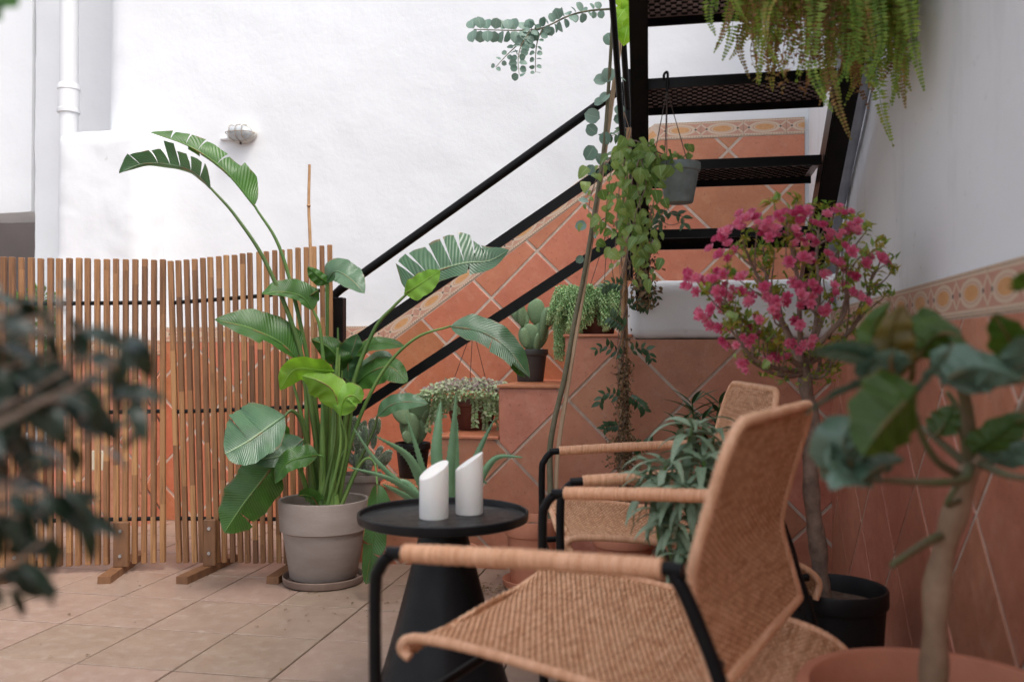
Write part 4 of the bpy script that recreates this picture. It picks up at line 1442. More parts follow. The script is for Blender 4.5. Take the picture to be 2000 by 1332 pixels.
AL = [([(872, 1010, 3.30), (853, 900, 3.30), (856, 830, 3.31), (861, 783, 3.33)], 26),
      ([(876, 1010, 3.26), (878, 930, 3.24), (886, 840, 3.22), (891, 765, 3.20)], 22),
      ([(884, 1010, 3.31), (886, 930, 3.32), (889, 870, 3.33), (893, 822, 3.34)], 24),
      ([(888, 1015, 3.33), (915, 930, 3.36), (940, 870, 3.38), (966, 818, 3.40)], 17),
      ([(890, 1015, 3.28), (925, 960, 3.22), (950, 915, 3.2), (975, 892, 3.18), (1021, 893, 3.15)], 17),
      ([(862, 1010, 3.24), (828, 950, 3.18), (795, 890, 3.12), (735, 852, 3.05)], 24),
      ([(858, 1010, 3.28), (835, 950, 3.25), (815, 880, 3.22), (792, 808, 3.20)], 15),
      ([(860, 1015, 3.22), (820, 975, 3.14), (760, 935, 3.05), (680, 912, 2.98)], 15),
      ([(862, 1015, 3.30), (825, 985, 3.30), (795, 945, 3.30), (762, 938, 3.28)], 24),
      ([(858, 1010, 3.3), (800, 960, 3.3), (735, 900, 3.26), (690, 835, 3.22)], 13),
      ([(866, 1015, 3.24), (820, 985, 3.16), (780, 962, 3.1), (748, 945, 3.06)], 16),
      ([(880, 1015, 3.34), (905, 960, 3.38), (925, 930, 3.42), (952, 945, 3.42)], 15)]
for q, wpx in AL:
    aloe(q, wpx)

# ---------------------------------------------------------------- eucalyptus in its terracotta pot
ep = P(1038, 1130, 3.44); ep.z = 0
s_ = thing('plant_saucer', 'terracotta saucer under the pot at the foot of the stairs', 'saucer', ep)
MB().add(*lathe([(.05, 0), (.095, 0), (.108, .008), (.112, .030), (.110, .033), (.106, .030), (.09, .012), (.001, .01)], ep, 48)).build('dish', m_terra, s_)
ep.z = .013
t = thing('potted_eucalyptus', 'slender staked eucalyptus with round blue-green leaves in a terracotta pot', 'tree', ep)
euc = t
make_pot(t, ep, .103, .245, m_terra, rim_h=.24, taper=.76, soil=.8)
tp = [(1076, 1012, 3.44), (1075, 950, 3.45), (1074, 880, 3.45), (1083, 820, 3.44), (1102, 740, 3.42), (1120, 640, 3.40), (1140, 540, 3.36), (1160, 420, 3.30), (1178, 300, 3.24), (1188, 180, 3.18), (1195, 60, 3.10), (1200, -60, 3.05)]
tcv = pix_curve(tp, 6)
MB().add(*tube(tcv, (.0125, .005), 10)).build('trunk', m_eubark, t)
MB().add(*tube(pix_curve([(1086, 1015, 3.46), (1088, 900, 3.46), (1108, 760, 3.43), (1142, 550, 3.37), (1172, 360, 3.28), (1213, 70, 3.15)], 4), .0085, 6, flat=.5)).build('stake', m_stake, t)
eul = leaf_shape(lambda q: .46 * math.sqrt(max(0, 1 - (2 * q - 1) ** 2)) + .0, .25, .2, 6, 1).mesh('leaf')
random.seed(3)
def euleaf(p, d, sz, par):
    link('leaf', eul, l_euc, par, orient(p, d, V3((0, -1, .5)) + rv(.9), sz))
def eubranch(pts, n0, sz0, sz1, r=(.004, .0015), skip=0.):
    cv = pix_curve(pts, 8)
    br = MB().add(*tube(cv, r, 6)).build('branch', m_eubark, euc)
    cv = resample(cv, sum((b - a).length for a, b in zip(cv, cv[1:])) / n0)
    for i, p in enumerate(cv):
        q = i / max(1, len(cv) - 1)
        if q < skip:
            continue
        tg = (cv[min(i + 1, len(cv) - 1)] - cv[max(i - 1, 0)]).normalized()
        sd_ = tg.cross(V3((0, 1, 0)) + rv(.5)).normalized()
        sz = (sz0 + (sz1 - sz0) * q) * random.uniform(.85, 1.15)
        for s in (-1, 1):
            euleaf(p + sd_ * s * .003, sd_ * s + tg * random.uniform(-.1, .4) + rv(.15), sz, br)
eubranch([(1196, 18, 3.1), (1150, 22, 3.07), (1110, 32, 3.04), (1060, 55, 3.0), (1010, 60, 2.98), (925, 58, 2.95)], 22, .026, .046, skip=.08)
eubranch([(1040, 60, 3.0), (1020, 80, 2.99), (990, 108, 2.98), (968, 132, 2.97)], 6, .024, .018, (.0025, .001))
eubranch([(1035, 62, 2.98), (1018, 90, 2.97), (1012, 118, 2.96), (1014, 146, 2.95)], 8, .030, .024, (.0025, .001))
eubranch([(1060, 55, 3.0), (1050, 80, 3.0), (1046, 110, 3.0), (1046, 142, 3.0)], 7, .026, .016, (.0025, .001))
for (x, y, d, sz, dx, dz) in [(1194, 90, 3.13, .05, -.3, 1), (1192, 132, 3.16, .055, -.2, -.8), (1186, 158, 3.17, .05, -1, .1), (1203, 150, 3.17, .04, 1, -.3), (1190, 182, 3.18, .045, -.8, -.7),
        (1180, 195, 3.2, .04, -1, -.4), (1172, 232, 3.22, .06, -1, .3), (1178, 258, 3.22, .05, .3, -1), (1160, 285, 3.24, .06, -.5, -1), (1166, 262, 3.24, .05, -.8, .6), (1198, 235, 3.2, .04, 1, .2),
        (1158, 322, 3.28, .042, -.4, -1), (1150, 362, 3.30, .036, -.5, -.9), (1146, 440, 3.33, .045, -1, -.1), (1150, 455, 3.33, .036, .7, -.4), (1138, 500, 3.36, .035, -.6, -.7), (1150, 395, 3.30, .04, -1, .3), (1165, 300, 3.26, .05, .6, -1), (1205, 205, 3.18, .04, .5, -1)]:
    euleaf(P(x, y, d), V3((dx, -.1, dz)), sz, euc)

# ---------------------------------------------------------------- hanging pot with heart-leaved vine
hc = P(1326, 397, 2.66)
t = thing('hanging_vine_pot', 'dusty grey plastic pot hung from a stair tread, heart-leaved vine trailing left', 'hanging plant', hc)
hv = t
r_, h_ = .064, P(1326, 320, 2.66).z - hc.z
make_pot(t, hc, r_, h_, m_potgrn, taper=.66, rim_h=.2)
top_h = P(1300, 150, 2.655)
MB().add(*tube(cr([top_h + V3((0, .01, -.02)), top_h + V3((-.005, 0, .004)), top_h + V3((.004, -.012, .006)), top_h + V3((.002, -.012, -.05))], 6), .004, 8)).build('hook', m_black, t)
for (wx, wy, dd) in ((1272, 322, 0), (1340, 312, .0), (1296, 310, .06), (1300, 318, -.06)):
    MB().add(*tube([top_h + V3((.002, -.012, -.045)), P(wx + 2, wy + 2, 2.66 + dd)], .0014, 5)).build('wire', m_wire, t)
def heart(q):
    return .47 * math.sin(PI * min(1, max(0, q)) ** .58) ** .72 + .003
hl = leaf_shape(heart, .22, .45, 8, 2, .06).mesh('leaf')
random.seed(9)
strands = [
    [(1320, 318, 2.66), (1290, 300, 2.62), (1255, 285, 2.62), (1235, 330, 2.64), (1228, 420, 2.66), (1232, 500, 2.68)],
    [(1310, 318, 2.66), (1275, 305, 2.60), (1245, 320, 2.58), (1250, 400, 2.60), (1256, 470, 2.62), (1262, 535, 2.64)],
    [(1310, 318, 2.66), (1265, 292, 2.64), (1215, 290, 2.68), (1195, 330, 2.72), (1185, 400, 2.74), (1180, 480, 2.76)],
    [(1320, 318, 2.66), (1280, 296, 2.64), (1230, 300, 2.62), (1212, 350, 2.62), (1205, 430, 2.64), (1200, 512, 2.66)],
    [(1310, 318, 2.66), (1290, 330, 2.58), (1278, 380, 2.57), (1275, 430, 2.58), (1270, 480, 2.6)],
    [(1300, 320, 2.66), (1240, 275, 2.66), (1195, 305, 2.74), (1165, 350, 2.78), (1150, 410, 2.80), (1162, 450, 2.8)],
    [(1320, 318, 2.66), (1330, 312, 2.62), (1348, 292, 2.62), (1342, 282, 2.63)],
    [(1320, 318, 2.66), (1300, 322, 2.60), (1298, 335, 2.59)],
    [(1300, 320, 2.66), (1262, 300, 2.60), (1222, 340, 2.60), (1218, 400, 2.60), (1240, 460, 2.61), (1246, 545, 2.62)],
    [(1300, 320, 2.66), (1255, 310, 2.6), (1262, 360, 2.58), (1240, 430, 2.58), (1262, 500, 2.6)],
]
for si, sp in enumerate(strands):
    cv = pix_curve(sp, 8)
    MB().add(*tube(cv, (.0022, .0012), 5)).build('stem', m_bark if si % 2 else l_stem, t)
    pts = resample(cv, .021)
    for i, p in enumerate(pts[1:], 1):
        for e in range(2 if random.random() < .55 and si not in (6, 7) else 1):
            off = V3((random.gauss(0, .020), random.uniform(-.04, .02), random.uniform(-.012, .012)))
            d = V3((random.uniform(-1., 1.), random.uniform(-.6, .3), random.uniform(-1.3, -.3)))
            sz = random.choice((.020, .026, .032, .036, .042, .048)) * (1 if i > 2 else .8)
            link('leaf', hl, l_heart, t, orient(p + off, d, V3((random.uniform(-1.1, 1.1), -1, random.uniform(-.2, 1.2))), sz, sz * random.uniform(.55, .95)))

# ---------------------------------------------------------------- climber on its bamboo pole
jc = P(1218, 1075, 3.42); jc.z = 0
t = thing('potted_climber', 'half dry jasmine climber wound up bamboo poles beside the stairs', 'climbing plant', jc)
make_pot(t, jc, .12, .20, m_terra)
pol = pix_curve([(1216, 1020, 3.42), (1216, 900, 3.42), (1214, 700, 3.43), (1219, 560, 3.42), (1222, 420, 3.40), (1228, 250, 3.36)], 6)
MB().add(*tube(pol, .0085, 8)).build('pole', m_bamboo, t)
MB().add(*tube(pix_curve([(1224, 1020, 3.44), (1226, 800, 3.44), (1221, 500, 3.42), (1216, 220, 3.38)], 6), .0055, 7)).build('pole', m_bamboo, t)
random.seed(31)
for s in range(7):
    ph = random.uniform(0, 6)
    rr = random.uniform(.010, .022)
    tt = resample(pol, .03)
    pts = [p + V3((rr * math.cos(ph + i * .55), rr * math.sin(ph + i * .55), 0)) for i, p in enumerate(tt)]
    MB().add(*tube(cr(pts, 3), random.uniform(.0014, .0028), 5)).build('vine_stem', m_bark, t)
m = MB()
for i in range(2300):
    y = random.choice((random.gauss(880, 22), random.gauss(985, 35), random.uniform(700, 1030), random.gauss(780, 60)))
    if y > 1035 or y < 560: continue
    bul = 27 if (848 < y < 915 or y > 940) else 15
    p = P(1219 + random.gauss(0, .5) * bul, y, 3.42 + random.gauss(0, .5) * bul / 500)
    tiny_leaf(m, p, V3((random.uniform(-1, 1), random.uniform(-1, 1), random.uniform(-1.4, .3))), rv(1) + V3((0, -1, 0)), random.uniform(.010, .022), random.uniform(.002, .0045))
m.build('dead_foliage', m_dry, t, kind='stuff')
jl = leaf_shape(lambda q: .22 * math.sin(PI * min(1, q * 1.0) ** .8) + .005, .2, .3, 5, 1).mesh('leaflet')
def pinnate(pts, nn, sz, par=None, mat=l_vdark):
    cv = pix_curve(pts, 6)
    b = MB().add(*tube(cv, .0011, 4)).build('sprig', m_bark, par or t)
    cv = resample(cv, sum((q - p).length for p, q in zip(cv, cv[1:])) / nn)
    for i, p in enumerate(cv[1:]):
        tg = (cv[i + 1] - cv[i]).normalized()
        sd_ = tg.cross(V3((0, 1, .2))).normalized()
        for s in (-1, 1):
            link('leaflet', jl, mat, b, orient(p, sd_ * s * .8 + tg * .6 + V3((0, 0, -.35)), V3((0, -1, .5)) + rv(.4), sz * random.uniform(.8, 1.2)))
for q in ([(1226, 690, 3.38), (1245, 680, 3.36), (1262, 682, 3.34), (1272, 700, 3.33)], [(1222, 698, 3.40), (1200, 685, 3.38), (1184, 676, 3.36), (1166, 682, 3.35)],
          [(1214, 780, 3.38), (1195, 768, 3.36), (1180, 770, 3.35), (1172, 785, 3.34)], [(1226, 770, 3.38), (1240, 780, 3.36), (1252, 790, 3.35), (1258, 798, 3.35)],
          [(1230, 880, 3.38), (1250, 872, 3.36), (1268, 866, 3.35)], [(1212, 830, 3.38), (1190, 832, 3.36), (1182, 836, 3.35)],
          [(1222, 560, 3.36), (1200, 552, 3.34), (1180, 560, 3.32)], [(1230, 560, 3.36), (1252, 556, 3.3), (1266, 566, 3.3), (1280, 580, 3.3)], [(1222, 250, 3.36), (1205, 262, 3.3), (1185, 268, 3.28)],
          [(1226, 280, 3.34), (1200, 300, 3.3), (1180, 330, 3.28)], [(1224, 600, 3.38), (1240, 592, 3.36), (1262, 600, 3.35)], [(1224, 640, 3.38), (1208, 630, 3.36), (1195, 620, 3.35)]):
    pinnate(q, 6, .034)
# climber stems run on up the stringer and round the stair foot
for q in ([(1226, 480, 3.36), (1250, 440, 3.28), (1282, 430, 3.22), (1310, 440, 3.2), (1335, 432, 3.2)], [(1230, 560, 3.38), (1260, 500, 3.34), (1268, 440, 3.3), (1275, 400, 3.25)],
          [(1228, 250, 3.34), (1210, 180, 3.25), (1212, 90, 3.15), (1222, 0, 3.05), (1224, -40, 3.0)]):
    MB().add(*tube(pix_curve(q, 6), .0016, 5)).build('vine_stem', m_bark, t)
for q in ([(1302, 405, 2.66), (1310, 415, 2.65), (1330, 420, 2.64), (1336, 436, 2.63)], [(1300, 400, 2.66), (1296, 412, 2.65), (1288, 430, 2.64), (1286, 440, 2.63)]):
    pinnate(q, 4, .030, hv)
m = MB()
for i in range(420):
    y = random.uniform(400, 600)
    p = P(1262 + random.gauss(0, 13), y, 3.30 + random.gauss(0, .03))
    tiny_leaf(m, p, rv(1) + V3((0, 0, -.5)), rv(1) + V3((0, -1, 0)), random.uniform(.012, .032), random.uniform(.003, .008))
m.build('dead_foliage', m_dry, t, kind='stuff')
bl = leaf_shape(lambda q: .42 * math.sin(PI * q ** .75) ** .8 + .003, .2, .4, 8, 2, .12)
blm = bl.mesh('leaf')
t2 = t
for (x, y, d, sz, dx, dz) in ((1216, -25, 3.0, .075, -.1, -1), (1222, 10, 3.0, .085, -.2, -1), (1214, 38, 3.0, .08, .1, -1), (1226, 50, 3.0, .07, -.25, -1), (1219, 20, 2.98, .06, -.6, -.8), (1228, -10, 3.0, .08, .1, -1)):
    link('leaf', blm, l_bright, t2, orient(P(x, y, d), V3((dx, -.15, dz)), V3((random.uniform(-.3, .3), -1, .2)), sz), label=None)

# ---------------------------------------------------------------- fern overhead
fc = P(1610, -115, 2.25)
t = thing('hanging_fern', 'large sword fern with green and rusty fronds hanging from above the right wall', 'fern', fc)
m_basket = m_terra_d
make_pot(t, fc - V3((0, 0, .02)), .12, .12, m_basket, taper=.7)
for a in (0, 2.1, 4.2):
    MB().add(*tube([fc + V3((.11 * math.cos(a), .11 * math.sin(a), .1)), fc + V3((0, 0, .55))], .0018, 5)).build('wire', m_wire, t)
MB().add(*tube([fc + V3((0, 0, .55)), fc + V3((0, 0, 1.0))], .003, 6)).build('hook', m_wire, t)
def frond(pts, mat, W=.032, u0=0., name='frond'):
    cv = resample(cr(pts, 8), .0085)
    m = MB()
    n = len(cv)
    m.add(*tube(cv, (.0016, .0006), 4), uv=None)
    side0 = V3((random.uniform(.5, 1), random.uniform(-.5, .5), 0))
    for i, p in enumerate(cv):
        q = i / (n - 1)
        if q < .10: continue
        if random.random() < .05: continue
        tg = (cv[min(i + 1, n - 1)] - cv[max(i - 1, 0)]).normalized()
        sd_ = (side0 - tg * side0.dot(tg)).normalized()
        nz = sd_.cross(tg)
        w_ = W * (min(1, (q + .25) * 1.6)) * (1 - max(0, q - .55) / .45) ** .8 + .003
        for s in (-1, 1):
            tiny_leaf(m, p, sd_ * s + tg * .25 + rv(.14), nz + rv(.3), w_ * random.uniform(.85, 1.1), .0042, min(1, max(0, u0 + random.uniform(-.2, .3))), .25)
    return m.build(name, mat, t)
random.seed(41)
FR = []
for i in range(64):
    x = random.uniform(1400, 1795)
    ye = random.uniform(60, 190) if x < 1560 else random.uniform(90, 240)
    if x < 1470: ye = random.uniform(10, 130)
    if x > 1700: ye = random.uniform(110, 215)
    FR.append((x, ye, random.random() < (.22 if 1480 < x < 1680 else .08), random.uniform(-.22, .22)))
FR += [(1378, 75, 0, 0), (1440, 150, 1, 0), (1482, 170, 0, .02), (1550, 135, 0, -.05), (1640, 270, 1, -.1), (1722, 288, 0, 0), (1745, 200, 0, -.1), (1565, 160, 0, -.1), (1712, 170, 0, 0), (1775, 160, 0, .1), (1795, 140, 0, 0), (1590, 150, 1, -.05), (1465, 90, 0, 0), (1405, 40, 0, 0)]
for (x, ye, dry, dd) in FR:
    D = 2.25 + dd
    a0 = fc + V3((random.uniform(-.06, .06), random.uniform(-.06, .06), .10))
    e = P(x, ye, D)
    top_ = V3((fc.x + (e.x - fc.x) * .62, fc.y + (e.y - fc.y) * .7, fc.z + random.uniform(.10, .2)))
    mid_ = V3((e.x - (e.x - fc.x) * .06 + random.uniform(-.02, .02), e.y, (fc.z + .0 + e.z) / 2 + .03))
    hook_ = V3((random.uniform(-.035, .035), random.uniform(-.02, .02), random.uniform(-.005, .018)))
    mid_ += V3((random.uniform(-.03, .03), 0, 0))
    frond([a0, top_, mid_, mid_.lerp(e, .6) + V3((random.uniform(-.012, .012), 0, 0)), e + hook_], l_fernd if dry else l_fern, random.uniform(.022, .034) if dry else random.uniform(.030, .044), random.choice((.1, .3, .5, .8)))

m = MB()
for i in range(85):
    x, ye = random.uniform(1470, 1700), random.uniform(20, 175)
    e = P(x, ye, 2.2 + random.uniform(-.15, .2))
    a0 = V3((e.x + random.uniform(-.05, .05), e.y, fc.z + random.uniform(.02, .12)))
    pts = [a0]
    for k in range(1, 7):
        pts.append(a0.lerp(e, k / 6) + rv(.022))
    cv = cr(pts, 4)
    m.add(*tube(cv, (.0012, .0005), 3))
    for p in cv[4:]:
        if random.random() < .75:
            for q in range(2):
                tiny_leaf(m, p, rv(1), rv(1), random.uniform(.007, .018), random.uniform(.002, .005), random.random(), .6)
m.build('dead_tangle', l_fernd, t, kind='stuff')

# ---------------------------------------------------------------- azalea tree
zc = P(1628, 1148, 2.26); zc.z = 0
t = thing('potted_azalea', 'pink flowering azalea tree in a black pot against the right wall', 'tree', zc)
aza = t
make_pot(t, zc, .130, .31, m_potblk, taper=.82, rim_h=.14, rim_out=.05, wall=.04, soil=.95)
tr = pix_curve([(1604, 1170, 2.28), (1600, 1090, 2.28), (1586, 980, 2.28), (1582, 900, 2.29), (1588, 830, 2.30), (1576, 770, 2.30), (1570, 715, 2.30)], 8)
V, Fc = tube(tr, lambda q: .022 - .005 * q + .0018 * math.sin(q * 37), 14)
V = [p + V3((noise.noise(p * 40), noise.noise(p * 40 + V3((5, 0, 0))), 0)) * .004 for p in V]
MB().add(V, Fc).build('trunk', m_bark, t)
random.seed(52)
top = P(1568, 712, 2.30)
limbs = [[(1568, 720, 2.30), (1530, 690, 2.26), (1480, 650, 2.22), (1430, 610, 2.18), (1385, 570, 2.15)],
         [(1568, 715, 2.30), (1540, 650, 2.30), (1505, 590, 2.28), (1470, 520, 2.26), (1450, 470, 2.24)],
         [(1568, 712, 2.30), (1562, 640, 2.26), (1560, 560, 2.22), (1545, 480, 2.2), (1535, 430, 2.2)],
         [(1570, 712, 2.30), (1590, 650, 2.30), (1600, 570, 2.32), (1595, 500, 2.34), (1600, 440, 2.34)],
         [(1572, 712, 2.30), (1610, 660, 2.24), (1650, 610, 2.2), (1655, 520, 2.2), (1650, 450, 2.2)],
         [(1572, 715, 2.30), (1625, 680, 2.26), (1665, 640, 2.24), (1690, 590, 2.22), (1705, 530, 2.2)],
         [(1566, 725, 2.30), (1520, 720, 2.22), (1470, 700, 2.16), (1425, 640, 2.12)],
         [(1568, 725, 2.30), (1530, 640, 2.38), (1500, 560, 2.42), (1490, 480, 2.44)],
         [(1570, 720, 2.30), (1600, 640, 2.40), (1630, 560, 2.44), (1640, 480, 2.44)],
         [(1568, 728, 2.30), (1540, 735, 2.25), (1500, 725, 2.2), (1465, 705, 2.18)],
         [(1572, 728, 2.30), (1600, 738, 2.27), (1630, 720, 2.25)]]
bm_ = MB()
tips = []
for L_ in limbs:
    cv = pix_curve(L_, 6)
    bm_.add(*tube(cv, (.0085, .0025), 7))
    n = len(cv)
    for k in range(9):
        i = random.randint(int(n * .35), n - 1)
        b = cv[i]
        d = (b - top).normalized() + rv(.75) + V3((0, 0, .35))
        e = b + d.normalized() * random.uniform(.05, .13)
        # keep inside the round crown
        cc = P(1535, 545, 2.28)
        rel = e - cc
        s = math.sqrt((rel.x / .255) ** 2 + (rel.y / .20) ** 2 + (rel.z / .205) ** 2)
        if s > 1:
            e = cc + rel / s
        bm_.add(*tube(cr([b, b.lerp(e, .5) + rv(.012), e], 4), (.003, .0012), 5))
        tips.append(e)
    tips.append(cv[-1])
bm_.build('branches', m_bark, t, kind='stuff')
lf = MB()
for e in tips:
    for k in range(random.randint(9, 16)):
        d = rv(1) + V3((0, -.1, .75))
        tiny_leaf(lf, e + rv(.012), d, V3((0, -.4, 1)) + rv(.6), random.uniform(.016, .032), random.uniform(.0042, .0075), random.random() if random.random() < .7 else 1.)
for L_ in limbs:
    cv = pix_curve(L_, 8)
    for k in range(46):
        p = cv[random.randint(int(len(cv) * .3), len(cv) - 1)] + rv(.03)
        tiny_leaf(lf, p, rv(1) + V3((0, 0, .5)), rv(1), random.uniform(.012, .024), random.uniform(.003, .006))
lf.build('leaves', l_azal, t, kind='stuff')
fm = MB()
for ring, (cnt, tilt, L_) in enumerate(((6, .55, 1.0), (5, 1.0, .85), (4, 1.35, .6))):
    for k in range(cnt):
        a = 2 * PI * k / cnt + ring * .6 + random.uniform(-.2, .2)
        d = V3((math.cos(a) * math.cos(tilt), math.sin(a) * math.cos(tilt), math.sin(tilt)))
        x = d.cross(V3((0, 0, 1))).normalized()
        z = x.cross(d)
        V = [V3((0, 0, 0)), d * .45 + x * .20 - z * .03, d * .85 + x * .26 + z * .05, d * L_ * 1.02 + z * .02, d * .85 - x * .26 + z * .07, d * .45 - x * .20 - z * .03, d * .5 - z * .10]
        fm.add(V, [(0, 1, 6), (1, 2, 6), (2, 3, 6), (3, 4, 6), (4, 5, 6), (5, 0, 6)], [(random.random(), .5)] * 7)
flm = fm.mesh('flower')
FL = [(1360, 545), (1345, 535), (1350, 560), (1385, 545), (1405, 538), (1420, 558), (1378, 625), (1390, 615), (1368, 610), (1470, 640), (1462, 665), (1410, 465), (1425, 455), (1440, 440), (1455, 430), (1468, 418), (1480, 440),
      (1405, 590), (1430, 580), (1412, 640), (1425, 480), (1545, 420), (1530, 430), (1560, 440), (1575, 425), (1520, 420), (1590, 440), (1610, 450), (1628, 418), (1648, 420), (1560, 470), (1575, 478), (1590, 470), (1585, 500), (1620, 500), (1640, 460), (1655, 460),
      (1672, 462), (1660, 490), (1700, 505), (1728, 515), (1537, 512), (1478, 452), (1500, 455), (1655, 535), (1650, 560), (1628, 572), (1600, 570), (1690, 590), (1507, 605), (1510, 590), (1490, 570), (1480, 615), (1560, 560), (1570, 590), (1585, 580), (1518, 690),
      (1508, 700), (1548, 672), (1578, 668), (1450, 710), (1424, 672), (1400, 500), (1432, 500), (1445, 545), (1500, 440), (1605, 540), (1610, 600), (1565, 630), (1535, 580), (1470, 590), (1520, 460), (1542, 450), (1615, 470), (1570, 505), (1635, 520), (1455, 575), (1660, 440)]
FL = FL + [(x + random.uniform(-15, 15), y + random.uniform(-12, 12)) for x, y in FL for _ in range(2)]
for i, (x, y) in enumerate(FL[:255]):
    cc = P(1535, 560, 2.28)
    d = 2.28 - random.uniform(.04, .20)
    p = P(x + random.uniform(-3, 3), y + random.uniform(-3, 3), d)
    out = (p - cc).normalized() + V3((0, -.35, .45)) + rv(.45)
    link('flower', flm, l_flower, t, orient(p, out.cross(V3((1, .2, 0))), out, random.uniform(.012, .021)))
l_yel = leaf_mat('yellowed_leaf', (.75, .38, .04), (.75, .50, .05), .5, tr=.3)
for (x, y) in ((1418, 612), (1428, 616), (1434, 610), (1500, 703)):
    link('leaf', hl, l_yel, t, orient(P(x, y, 2.1), rv(1), V3((0, -1, .3)), .026, .020))

# ---------------------------------------------------------------- oleander behind the chairs
oc = P(1352, 1010, 3.20); oc.z = 0
t = thing('potted_oleander', 'dark narrow-leaved oleander in front of the stair wall, behind the farther armchair', 'shrub', oc)
make_pot(t, oc, .13, .24, m_terra)
ol = leaf_shape(lambda q: .075 * math.sin(PI * q ** .8) ** .8 + .003, .3, .25, 7, 1).mesh('leaf')
random.seed(61)
for (x, y, dd) in ((1352, 790, 0), (1332, 830, .05), (1405, 790, .02), (1372, 820, -.05), (1415, 830, .05), (1345, 870, .0), (1392, 860, -.03)):
    a = oc + V3((random.uniform(-.05, .05), random.uniform(-.05, .05), .2))
    e = P(x, y, 3.2 + dd)
    cv = cr([a, a.lerp(e, .5) + V3((.02, 0, .03)), e], 8)
    st_ = MB().add(*tube(cv, (.006, .003), 6)).build('stem', l_stem, t)
    for k in range(20):
        q = cv[-1 - k // 4] if k < 18 else cv[-6]
        an = k * 2.4
        up = .95 - .05 * k
        d = V3((math.cos(an), math.sin(an) * .8 - .1, up))
        link('leaf', ol, l_olean, st_, orient(q, d, V3((0, 0, 1)) + d * -.3 + rv(.2), random.uniform(.085, .13)))

# ---------------------------------------------------------------- grey-green plant between the chairs
gc = P(1346, 1135, 1.93)
gz = .0
t = thing('potted_strap_leaf_plant', 'grey-green plant with drooping strap leaves between the two armchairs', 'shrub', (gc.x, gc.y, 0))
make_pot(t, V3((gc.x, gc.y, 0)), .125, .395, m_terra, taper=.7, rim_h=.16)
gl = leaf_shape(lambda q: .072 * min(1, q / .15) ** .5 * (1 - max(0, q - .5) / .5) ** .7 + .002, .35, .85, 12, 1).mesh('leaf')
gl2 = leaf_shape(lambda q: .085 * min(1, q / .15) ** .5 * (1 - max(0, q - .5) / .5) ** .7 + .002, .3, .75, 12, 1, twist=.7).mesh('leaf')
random.seed(71)
crowns = [(1352, 835, .02, 1.0), (1300, 910, -.02, 1.0), (1375, 900, -.06, 1.0), (1318, 960, -.08, .95), (1270, 945, 0, .8), (1395, 850, .05, .85), (1350, 960, -.12, .9), (1310, 1030, -.10, .8), (1335, 1090, -.14, .7), (1290, 1000, -.05, .7), (1355, 1060, -.1, .8), (1268, 905, .03, .6), (1400, 940, -.02, .8)]
for (x, y, dd, sc_) in crowns:
    e = P(x, y, 1.95 + dd)
    a = V3((gc.x + random.uniform(-.04, .04), gc.y + random.uniform(-.05, .05), .37))
    cv = cr([a, a.lerp(e, .5) + V3((random.uniform(-.02, .02), 0, .04 if e.z > .45 else .10)), e], 8)
    st_ = MB().add(*tube(cv, (.0055, .0035), 6)).build('stem', l_stem, t)
    for k in range(17):
        an = k * 2.399 + random.uniform(-.2, .2)
        el = .95 - .085 * k
        d = V3((math.cos(an), math.sin(an) * .9 - .05, el))
        nr = V3((0, 0, 1)) - d.normalized() * .2
        link('leaf', gl if random.random() < .6 else gl2, l_grey, st_, orient(cv[-1 - k // 6] + rv(.004), d, nr + rv(.15), random.uniform(.098, .140) * sc_))

# ---------------------------------------------------------------- broad-leaved young tree, right foreground
tc_ = P(1835, 1330, 1.30); tc_.z = 0
t = thing('potted_broadleaf_tree', 'young broad-leaved tree in a large terracotta pot, right foreground', 'tree', tc_)
bt = t
make_pot(t, tc_, .198, .408, m_terra, taper=.68, rim_h=.16, wall=.09, soil=.86)
trk = pix_curve([(1822, 1345, 1.28), (1826, 1250, 1.26), (1830, 1150, 1.25), (1848, 1060, 1.24), (1872, 985, 1.22), (1898, 900, 1.2)], 8)
V, Fc = tube(trk, lambda q: .0185 - .003 * q + .002 * math.sin(q * 19), 16)
MB().add(V, Fc).build('trunk', m_bark2, t)
def limb(pts, r, mat=m_bark2, nm='limb'):
    return MB().add(*tube(pix_curve(pts, 8), r, 10)).build(nm, mat, bt)
m_gstem = M('green_woody_stem', (.10, .13, .05), (.16, .12, .07), .6, 20)
limb([(1890, 925, 1.2), (1930, 870, 1.18), (1975, 830, 1.15), (2020, 770, 1.12)], (.013, .006))
limb([(1895, 905, 1.2), (1892, 830, 1.17), (1880, 760, 1.14), (1850, 700, 1.1)], (.011, .005), m_gstem)
limb([(1880, 975, 1.22), (1850, 985, 1.15), (1880, 930, 1.13)], (.004, .004), m_gstem)
limb([(1895, 905, 1.2), (1885, 935, 1.14), (1840, 942, 1.10), (1760, 940, 1.08), (1690, 935, 1.05)], (.0075, .003), m_gstem)
limb([(1875, 930, 1.2), (1830, 900, 1.15), (1800, 850, 1.12), (1790, 810, 1.1)], (.006, .003), m_gstem)
limb([(1890, 890, 1.2), (1870, 800, 1.2), (1850, 765, 1.2)], (.006, .003), m_gstem)
limb([(1880, 900, 1.2), (1820, 850, 1.22), (1780, 820, 1.25)], (.006, .003), m_gstem)
limb([(1905, 900, 1.2), (1960, 925, 1.12), (2010, 935, 1.1)], (.006, .004), m_gstem)
limb([(1848, 1040, 1.24), (1800, 1065, 1.2), (1742, 1103, 1.16)], (.007, .0045), m_gstem)
def broad(pts, wl, wr, dl, dr, mat=l_citrus, seed=1, label=None):
    mb = blade([P(*q) for q in pts], wl / F * pts[0][2], wr / F * pts[0][2], dl, dr, (), (), base=.9, tip=.75, fwd=.12, wavy=.006, seed=seed)
    return mb.build('leaf', mat, bt, label=label)
